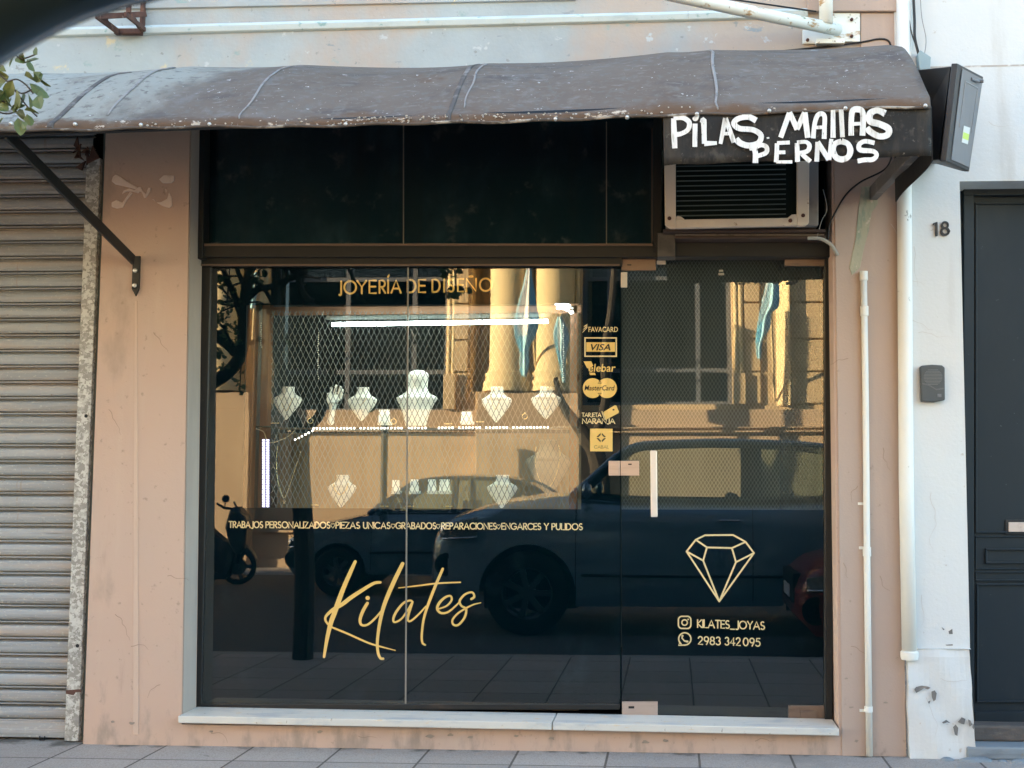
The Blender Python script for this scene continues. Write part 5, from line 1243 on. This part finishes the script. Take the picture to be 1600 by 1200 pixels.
# twigs hanging straight in the view at upper left
tw = MB(); DYT = -2.45
pq = lambda a, b, dy=0: P(a, b, DYT+dy)
TW = [[(-60,80),(-20,100),(12,128),(30,150),(44,168),(58,182)], [(12,128),(26,124),(40,132),(52,146)], [(-60,120),(-10,150),(8,160)], [(-50,160),(-10,172),(10,178),(26,174)], [(20,138),(34,146),(50,140)], [(-80,60),(-20,75),(20,84),(34,92),(58,84)]]
for l in TW: tw.tube(catmull([pq(a, b) for a, b in l], 5), .0022, 5)
tw.tube(catmull([RP(430,380,TY), V(-2.3,TY,2.75), pq(-200,40), pq(-80,60)], 6), [.014]*18+[.004], 6)
two = tw.build('twig', m_bark, o1, smooth=True)
LV = [(15,105,-70,20),(35,100,-20,22),(42,92,60,17),(10,112,200,22),(38,118,20,24),(50,122,-30,18),(52,112,50,20),(60,120,40,17),(20,126,110,22),(26,138,95,30),(6,130,160,24),(10,142,130,20),(46,130,35,24),(62,140,55,20),(36,144,100,22),(44,146,80,21),(58,150,75,22),(30,158,120,16),(8,150,60,16),(16,172,-20,18),(24,176,20,20),(38,172,10,20),(42,178,70,16),(28,184,80,22),(6,184,130,18),(34,190,60,14),(10,166,-60,14),(55,74,80,13),(28,88,70,15),(36,82,95,15),(-10,120,0,24),(-14,140,40,26),(-8,165,20,24)]
for px, py, ang, s in LV:
    d = (pq(px+math.cos(R_(ang))*10, py+math.sin(R_(ang))*10, rg.uniform(-.012,.012))-pq(px, py)).normalized()
    leafmesh(lv1, pq(px, py, rg.uniform(-.03,.03)), s/610*1.35, rg, d)
lv1.build('crown', m_leaf, o1)
o2, lv2 = tree('old street tree with heavy dark forked boughs at the left edge of the mirrored view',
    [([V(-3.95,TY,-.02), V(-3.92,TY,.8), V(-3.82,TY,1.45), (300,640), (322,600)], .10, .055),
     ([(318,604), (345,590), (366,572), (379,545), (381,500), (384,455), (392,410), (396,360)], .050, .030),
     ([(300,520), (330,522), (352,534), (370,552), (380,560)], .046, .036),
     ([(384,470), (402,452), (424,448), (452,436), (476,425), (490,400)], .028, .016), ([(380,500), (366,460), (352,430), (344,400)], .028, .014), ([(384,450), (372,425), (362,395)], .02, .012),
     ([(330,440), (348,452), (364,470), (378,478)], .008, .006), ([(329,468), (345,474), (362,477), (378,480)], .008, .006), ([(452,436), (446,420), (440,395)], .018, .01)],
    [(-3.0,TY,3.05,.5,.7,.30,500), (-2.7,TY,2.95,.4,.5,.22,160), (-3.95,TY,3.0,.6,.8,.5,800)], TY, (-3.95, TY, 0), seed=9, twigs=22)
for px, py, s_, n_ in ((345,437,9,22),(352,515,14,34),(342,495,12,26),(364,470,12,22),(338,550,9,26),(372,530,9,18),(400,436,10,16),(352,575,10,16)):
    for k in range(n_): leafmesh(lv2, RP(px+rg.gauss(0,s_*.6), py+rg.gauss(0,s_*.6), TY+rg.uniform(-.2,.2)), rg.uniform(.03,.05), rg)
lv2.build('crown', m_leaf, o2)
TY3 = -10.6
b3_ = RP(943, 900, TY3)
o3, lv3 = tree('leaning street tree on the far kerb behind the nearest car, mirrored beside the card stickers',
    [([(b3_.x, TY3, -.1), (941,800), (938,740), (930,705), (915,680)], .14, .12), ([(918,684), (900,660), (884,640), (874,618), (868,590)], .10, .03), ([(926,690), (940,655), (948,610), (944,560), (955,480), (960,400)], .08, .04)],
    [], TY3, (b3_.x, TY3, 0), seed=5)
for k in range(700): leafmesh(lv3, V(b3_.x+rg.gauss(0,1.2), TY3+rg.gauss(0,1.0), 6.6+rg.gauss(0,.5)), rg.uniform(.08,.14), rg)
lv3.build('crown', m_leaf, o3)

# ================================================================== vehicles
def lerp(tab, x):
    if x <= tab[0][0]: return tab[0][1]
    for (a, b), (c, d) in zip(tab, tab[1:]):
        if x <= c: return b+(d-b)*(x-a)/(c-a)
    return tab[-1][1]
m_tyre = M('tyre_rubber', (.014,.014,.015), .9, spec=.1); m_rim = M('alloy_rim', (.06,.065,.07), .5, .3); m_trim = M('car_black_trim', (.012,.012,.013), .7, spec=.15); m_seat = M('car_seat_cloth', (.07,.068,.062), .9)
m_lamp = GLASS('headlamp_glass', (.8,.82,.84), 1.9); m_chrome = M('chrome', (.7,.7,.7), .12, 1.0); m_lampin = M('lamp_reflector', (.45,.46,.46), .25, .8); m_redlens = M('red_lens', (.35,.01,.01), .3)
m_carglass = GLASS('car_glass', (.52,.62,.60), 1.6)
m_plate = M('number_plate_white', (.6,.6,.6), .5)
def car(name, label, cat, loc, p, paint, group=None):
    """local axes: x from the nose (0) to the tail, y across, z up from the road"""
    o = thing(name, label, cat, loc, group); B = Vector(loc); Lh = p['L']; hw0 = p['hw']
    W = lambda x, y, z: B+V(x, y, z)
    top = lambda x: lerp(p['top'], x); roof = p['roof']; xa, xd = roof[0][0], roof[-1][0]
    hwx = lambda x: hw0*lerp([(0,.72),(.06,.84),(.2,.94),(.5,.985),(.9,1),(Lh-.8,1),(Lh-.25,.95),(Lh-.05,.86),(Lh,.76)], x)
    bot = lambda x: lerp([(0,.36),(.12,.24),(Lh-.15,.28),(Lh,.42)], x)
    xs = set([i*Lh/44 for i in range(45)]+[.03,.06,.12,.2,Lh-.03,Lh-.1])
    for xc in p['axle']:
        for k in range(-12, 13): xs.add(xc+p['ra']*math.sin(k/12*math.pi/2))
    xs = sorted(xs)
    def bz(x):
        b = bot(x)
        for xc in p['axle']:
            if abs(x-xc) < p['ra']: b = max(b, p['rw']+math.sqrt(max(0, p['ra']**2-(x-xc)**2))*1.0)
        return min(b, top(x)-.12)
    RN = 9; KN = 8; cols = []
    for x in xs:
        b, t_, hw_ = bz(x), top(x), hwx(x); ring_ = []
        yf = lambda z: hw_*(1-.10*max(0,(z-.62)/.55)**2-.07*max(0,(.5-z)/.4)**2-(.05 if t_-z < .02 else 0))
        for r in range(RN+1):
            z = b+(t_-b)*(r/RN); ring_.append(W(x, yf(z), z))
        ins = (x <= xa+.02 or x >= xd-.02)
        for k in range(1, KN):
            u = 1-2*k/KN; ring_.append(W(x, yf(t_)*u, t_+.05*(1-u*u)) if ins else None)
        for r in range(RN, -1, -1):
            z = b+(t_-b)*(r/RN); ring_.append(W(x, -yf(z), z))
        cols.append(ring_)
    mb = MB(); idx = {}
    for i, c in enumerate(cols):
        for j, q in enumerate(c):
            if q is not None: idx[i, j] = len(mb.v); mb.v.append(q)
    nr = len(cols[0])
    for i in range(len(cols)-1):
        for j in range(nr-1):
            k = [(i,j),(i+1,j),(i+1,j+1),(i,j+1)]
            if all(q in idx for q in k): mb.f.append([idx[q] for q in k]); mb.mi.append(0)
    for i in (0, len(cols)-1): mb.f.append([idx[i,j] for j in range(nr)]); mb.mi.append(0)
    mb.build('body', paint, o, smooth='auto')
    # greenhouse
    hwr = p['hwr']; yb = lambda x: hwx(x)*.90
    def side(x, z, s):
        zb_ = top(x); zr = max(q[1] for q in roof); f = max(0, min(1, (z-zb_)/(zr-zb_)))
        return W(x, s*(yb(x)+(hwr-yb(x))*f), z)
    rc_ = catmull(roof, 5)
    fr_ = MB()
    for s in (1, -1):
        fr_.tube([side(q.x, q.y, s) for q in [Vector(z) for z in rc_]], p['rp'], 10)
    fr_.each('roof_pillar', paint, o, smooth=True)
    bp_ = MB()
    for s in (1, -1):
        for xb, wd in p['pillars']:
            bp_.hexa([side(xb-wd/2, top(xb)-.02, s)+V(0,-.02*s,0), side(xb+wd/2, top(xb)-.02, s)+V(0,-.02*s,0), side(xb+wd/2, top(xb)-.02, s), side(xb-wd/2, top(xb)-.02, s)],
                     [side(xb-wd/2, lerp(roof,xb)-.01, s)+V(0,-.02*s,0), side(xb+wd/2, lerp(roof,xb)-.01, s)+V(0,-.02*s,0), side(xb+wd/2, lerp(roof,xb)-.01, s), side(xb-wd/2, lerp(roof,xb)-.01, s)])
        bp_.tube([side(x, top(x)-.005, s) for x in [xa+.02+(xd-xa-.04)*k/20 for k in range(21)]], .018, 6)
    bp_.each('door_pillar', m_trim, o)
    xr0, xr1 = p['rooftop']
    rf = MB(); rf.grid(lambda u, v: (lambda x: W(x, side(x, lerp(roof,x), 1).y-B.y if False else (side(x, lerp(roof, x), 1)-B).y*(1-2*v), lerp(roof, x)+p['rp']*.6+.035*(1-(1-2*v)**2)))(xr0+(xr1-xr0)*u), 24, 12)
    rf.build('roof', paint, o, smooth=True, solid=.02)
    gl = MB(); gl.grid(lambda u, v: (lambda a, b: (a*(1-v)+b*v)+V(-.05*(1-(1-2*v)**2),0,.01))(side(xa+(xr0-xa)*u, lerp(roof, xa+(xr0-xa)*u), 1), side(xa+(xr0-xa)*u, lerp(roof, xa+(xr0-xa)*u), -1)), 6, 10); gl.build('windscreen', m_carglass, o, smooth=True)
    gl = MB(); gl.grid(lambda u, v: (lambda a, b: (a*(1-v)+b*v)+V(.04*(1-(1-2*v)**2),0,.01))(side(xr1+(xd-xr1)*u, lerp(roof, xr1+(xd-xr1)*u), 1), side(xr1+(xd-xr1)*u, lerp(roof, xr1+(xd-xr1)*u), -1)), 6, 10); gl.build('rear_window', m_carglass, o, smooth=True)
    px_ = [xa+.03]+[q[0] for q in p['pillars']]+[xd-.03]
    for s in (1, -1):
        for k, (a, b) in enumerate(zip(px_, px_[1:])):
            if s == 1 and k in p.get('open', ()): continue
            gl = MB(); n_ = 10
            gl.grid(lambda u, v: (lambda x: side(x, top(x)+(lerp(roof,x)-top(x))*v, s))(a+(b-a)*u), n_, 3); gl.build('side_window', m_carglass, o, smooth=True)
    # floor, seats
    ir = MB(); ir.box(B.x+xa+.1, B.x+xd-.2, B.y-hw0*.85, B.y+hw0*.85, B.z+.28, B.z+.36); ir.build('cabin_floor', m_trim, o)
    for sx_, rows in p['seats']:
        for s in rows:
            st_ = MB(); c = W(sx_, s*hw0*.45, 0)
            st_.prism([c+V(-.5,-.23,.36), c+V(.02,-.23,.36), c+V(.12,-.23,.86), c+V(.16,-.23,p['sh']), c+V(.06,-.23,p['sh']), c+V(-.06,-.23,.58), c+V(-.48,-.23,.56)], (0,.46,0))
            st_.prism([c+V(.07,-.13,p['sh']+.03), c+V(.16,-.13,p['sh']+.03), c+V(.17,-.13,p['sh']+.2), c+V(.10,-.13,p['sh']+.2)], (0,.26,0))
            st_.build('seat', m_seat, o, bevel=.04)
    # wheels
    for xc in p['axle']:
        for s in (1, -1):
            R0 = p['rw']; c = W(xc, s*(hw0-.11), R0)
            t_ = MB(); t_.lathe(c, [(R0*.62,-.10),(R0*.9,-.105),(R0,-.08),(R0,.08),(R0*.9,.105),(R0*.62,.10)], 36, axis='y', caps=False); wo = t_.build('wheel', m_tyre, o, smooth='auto')
            rm = MB(); rm.lathe(c, [(R0*.63,-.07),(R0*.63,.07),(R0*.56,.05),(R0*.54,-.05)], 30, axis='y', caps=False)
            for k in range(7):
                a = 2*math.pi*k/7; rm.bar(c+V(0,s*.07,0), c+V(math.cos(a)*R0*.58, s*.06, math.sin(a)*R0*.58), .05, .03, up=(0,1,0))
            rm.lathe(c, [(.06,-.08),(.06,.085)], 14, axis='y'); rm.build('rim', m_rim, wo, smooth='auto')
        wl = MB(); n_ = 16
        for s in (1, -1):
            q = [W(xc+p['ra']*1.0*math.cos(math.pi*k/n_), 0, p['rw']+p['ra']*1.0*math.sin(math.pi*k/n_)) for k in range(n_+1)]
            wl.add([v+V(0,s*(hw0-.02),0) for v in q]+[v+V(0,s*(hw0-.34),0) for v in q], [(k,k+1,k+2+n_,k+1+n_) for k in range(n_)])
            wl.add([v+V(0,s*(hw0-.34),0) for v in q]+[W(xc-p['ra'],s*(hw0-.34),.2), W(xc+p['ra'],s*(hw0-.34),.2)], [tuple(range(n_+1))+(n_+1,n_+2)])
        wl.each('wheel_arch', m_trim, o)
    # lamps, grille, mirrors, handles
    hl = p['lamp']
    for s in (1, -1):
        def hp_(x, z, o_=.0): 
            hw_ = hwx(x); return W(x, s*(hw_*(1-.10*max(0,(z-.62)/.55)**2)+o_), z)
        a, b, z0, z1, z2 = hl
        mb = MB(); m1 = MB()
        mb.grid(lambda u, v: hp_(a+(b-a)*u, (z0*(1-u)+z1*u)*(1-v)+(z0+.02+(z2-z0)*(.55+.45*u))*v, .012+.010*math.sin(math.pi*v)), 8, 5)
        lo = mb.build('headlight', m_lampin, o, smooth=True)
        m1.grid(lambda u, v: hp_(a+(b-a)*u, (z0*(1-u)+z1*u)*(1-v)+(z0+.02+(z2-z0)*(.55+.45*u))*v, .022+.014*math.sin(math.pi*v)), 8, 5); m1.build('lens', m_lamp, lo, smooth=True)
        m2 = MB(); m2.tube([hp_(a+(b-a)*k/8, z0*(1-k/8)+z1*k/8, .02) for k in range(9)], .010, 6); m2.build('lamp_rim', m_chrome, lo, smooth=True)
        fg = MB(); c = hp_(p['fog'][0], p['fog'][1], .0); fg.lathe(c, [(.10,-.01),(.10,.012),(.06,.016),(.055,.01)], 18, axis='y'); fg.build('fog_lamp', m_trim, o, smooth='auto')
        tl = MB(); tl.grid(lambda u, v: hp_(Lh-.32+.26*u, top(Lh-.3)-.06-.2*v, .012), 4, 3); tl.build('tail_lamp', m_redlens, o, smooth=True)
        mr = MB(); c = side(xa+.16, top(xa+.16)+.06, s)+V(0,s*.12,0); mr.lathe(c, [(.02,-.09),(.06,-.07),(.075,0),(.07,.06),(.03,.085)], 14, axis='y', sx=.6, sy=1); mr.bar(c+V(0,-s*.14,-.05), c, .03, .03); mr.build('wing_mirror', paint, o, smooth='auto')
        for xh in p['handles']:
            dh = MB(); dh.tube([hp_(xh-.09, top(xh)-.16, .02), hp_(xh-.06, top(xh)-.16, .035), hp_(xh+.06, top(xh)-.16, .035), hp_(xh+.09, top(xh)-.16, .02)], .012, 6); dh.build('door_handle', m_chrome, o, smooth=True)
        sl_2 = MB()
        for xb in p['seams']: sl_2.tube([hp_(xb, z, .001) for z in [bz(xb)+.05+(top(xb)-bz(xb)-.07)*k/8 for k in range(9)]], .004, 5)
        sl_2.each('door_seam', m_trim, o)
        sl_2 = MB(); sl_2.tube([hp_(x, p['strip'], .004) for x in [p['axle'][0]+p['ra']+.05+(p['axle'][1]-p['axle'][0]-2*p['ra']-.1)*k/10 for k in range(11)]], .022, 6, flat=.6); sl_2.build('side_moulding', m_trim, o)
    g_ = MB(); g_.box(B.x-.012, B.x+.06, B.y-hw0*.5, B.y+hw0*.5, B.z+.44, B.z+.66); g_.build('radiator_grille', m_trim, o, bevel=.01)
    np_ = MB(); np_.box(B.x-.022, B.x-.013, B.y-.2, B.y+.2, B.z+.47, B.z+.56); np_.build('number_plate', m_plate, o)
    return o
RZ = -.15
suvp = M('suv_slate_blue', (.17,.265,.335), .22, .25, coat=1.0); sedp = M('hatch_grey_blue', (.08,.13,.165), .25, .2, coat=.8); redp = M('red_car_paint', (.15,.008,.012), .35, .1, coat=.5)
SUVX = -2.13
car('suv', 'dark slate blue sport utility car, mirrored large in shop door and window', 'car', (SUVX, -5.57, RZ),
    dict(L=4.5, hw=.93, hwr=.70, rp=.026, top=[(0,.74),(.05,.86),(.16,.97),(.35,1.05),(.55,1.10),(.75,1.14),(1.25,1.195),(1.45,1.185),(1.75,1.16),(2.8,1.15),(4.0,1.18),(4.35,1.15),(4.45,1.0),(4.5,.8)],
         roof=[(1.24,1.195),(1.48,1.405),(1.62,1.533),(1.75,1.615),(1.85,1.649),(2.0,1.660),(2.4,1.675),(2.85,1.67),(3.4,1.64),(3.9,1.53),(4.25,1.18)], rooftop=(1.86,3.75), pillars=[(2.86,.10),(3.72,.08)], open=(0,),
         axle=(.88,3.55), ra=.42, rw=.36, seats=[(2.55,(1,-1)),(3.55,(1,-1))], sh=1.02, lamp=(.10,.44,.82,.84,1.0), fog=(.16,.60), handles=(2.62,3.5), seams=(1.30,2.82,3.75), strip=.52), suvp)
HBX = -4.48
hb_ = dict(L=3.75, hw=.80, hwr=.58, rp=.028, top=[(0,.52),(.05,.64),(.15,.72),(.4,.79),(1.0,.915),(1.2,.93),(2.4,.94),(3.2,.96),(3.55,.93),(3.7,.82),(3.75,.6)],
         roof=[(.98,.93),(1.25,1.12),(1.45,1.265),(1.6,1.315),(1.9,1.34),(2.45,1.335),(2.8,1.28),(3.05,1.13),(3.25,.97)], rooftop=(1.56,2.7), pillars=[(1.98,.07),(2.66,.06)],
         axle=(.66,3.0), ra=.33, rw=.28, seats=[(1.95,(1,-1)),(2.75,(1,-1))], sh=.88, lamp=(.06,.30,.56,.57,.68), fog=(.12,.42), handles=(1.82,2.5), seams=(1.05,1.98,2.66), strip=.50)
car('hatchback', 'small grey blue hatchback at the far kerb, mirrored left of the larger car', 'car', (HBX, -8.72, RZ), hb_, sedp, 'small hatchbacks parked along the kerbs')
car('hatchback', 'small red hatchback at the near kerb, dimly mirrored right of the diamond emblem', 'car', (.90, -3.62, RZ), hb_, redp, 'small hatchbacks parked along the kerbs')
# ---- scooter
SY_ = -9.35
sc0 = thing('motor_scooter', 'dark motor scooter parked across the street, mirrored in the lower left of the window', 'scooter', tuple(RP(360,912,SY_)))
sp3 = lambda a, b, dy=0: RP(a, b, SY_)+V(0,dy,0)
m_sc = M('scooter_dark_paint', (.022,.026,.032), .35, .1)
mb = MB(); gz_ = RP(360,912,SY_).z
def wheelat(px, py, r, nm):
    c = sp3(px, py); t_ = MB()
    ring_ = [c+V(math.cos(2*math.pi*k/28)*r*.86, 0, math.sin(2*math.pi*k/28)*r*.86) for k in range(29)]
    t_.tube(ring_, r*.14, 8, cap=False); wo = t_.build(nm, m_tyre, sc0, smooth=True)
    t_ = MB(); t_.lathe(c, [(.035,-.05),(.035,.05)], 12, axis='y')
    for k in range(5): a = 2*math.pi*k/5; t_.bar(c, c+V(math.cos(a)*r*.78,0,math.sin(a)*r*.78), .05, .02, up=(0,1,0))
    t_.lathe(c, [(.11,-.012),(.11,.012)], 20, axis='y')
    t_.build('rim', m_rim, wo)
wheelat(372, 884, .235, 'wheel'); wheelat(255, 884, .235, 'wheel')
def slab(pts, wd, nm, mat=m_sc, bev=.02):
    m_ = MB(); m_.prism([sp3(a, b, -wd/2) for a, b in pts], (0,wd,0)); return m_.build(nm, mat, sc0, bevel=bev)
slab([(363,798),(369,790),(377,793),(387,806),(391,822),(389,842),(386,856),(378,866),(369,862),(361,842),(356,822),(360,808)], .26, 'front_fairing', bev=.05)
slab([(384,850),(395,860),(401,871),(400,877),(388,867),(374,862),(364,868),(366,856)], .12, 'front_mudguard')
m_ = MB(); m_.tube([sp3(353,786,.30), sp3(360,793,.22), sp3(368,795,.05), sp3(368,795,-.05), sp3(360,793,-.22), sp3(353,786,-.30)], .016, 8); m_.build('handlebar', m_trim, sc0, smooth=True)
m_ = MB(); m_.tube([sp3(368,795), sp3(374,850), sp3(372,884)], .022, 8); m_.build('fork', m_trim, sc0)
slab([(362,846),(358,884),(300,890),(300,880),(340,874),(352,842)], .24, 'footboard')
slab([(352,872),(346,850),(332,832),(318,812),(262,806),(236,840),(262,892),(340,894)], .26, 'rear_body', bev=.05)
slab([(318,812),(345,836),(372,858),(367,880),(357,904),(318,906),(262,900)], .22, 'engine_cover', bev=.03)
slab([(322,815),(312,798),(262,792),(240,800),(236,812),(262,822)], .24, 'saddle', m_trim, .03)
m_ = MB(); c = sp3(366,786,.28); m_.tube([sp3(360,793,.2), sp3(364,782,.26)], .006, 6); m_.lathe(sp3(365,779,.27), [(.03,-.01),(.05,0),(.03,.01)], 12, axis='y'); m_.build('mirror', m_trim, sc0)

# ================================================================== unseen neighbour added along the row to keep the sun off the street
nb = thing('neighbour_building', 'plain cream rendered building next to the shutter, left of the pink shop', 'building', (-20, 0, 0))
nwin = [(-9.6-k*3.4, -8.4-k*3.4, 0.9, 2.6) for k in range(12)]
mb = MB().wall(-50, -7.41, 0, 6.25, nwin, .0, .2)
mb.add([(-50,0,6.25),(-7.41,0,6.25),(-7.41,6,6.25),(-50,6,6.25)], [(0,1,2,3)]); mb.add([(-50,6,0),(-7.41,6,0),(-7.41,6,6.25),(-50,6,6.25)], [(0,1,2,3)])
mb.build('wall', M('cream_render', (.55,.5,.42), .85, layers=[(1.2,.4,.7,(.48,.44,.37))], bump=[(60,.3,.004)]), nb)
for a, b, c, d in nwin:
    mb = MB(); mb.box(a, a+.06, .12, .17, c, d); mb.box(b-.06, b, .12, .17, c, d); mb.box(a+.06, b-.06, .12, .17, d-.06, d); mb.box(a+.06, b-.06, .12, .17, c, c+.06); mb.box((a+b)/2-.03, (a+b)/2+.03, .121, .169, c+.06, d-.06); f_ = mb.build('window', m_greyframe, nb)
    mb = MB(); mb.box(a, b, .175, .185, c, d); mb.build('pane', m_film, f_)
mb = MB(); mb.box(-50, -7.42, -.12, -.001, 5.6, 5.75); mb.build('cornice', m_kerb, nb, bevel=.02)
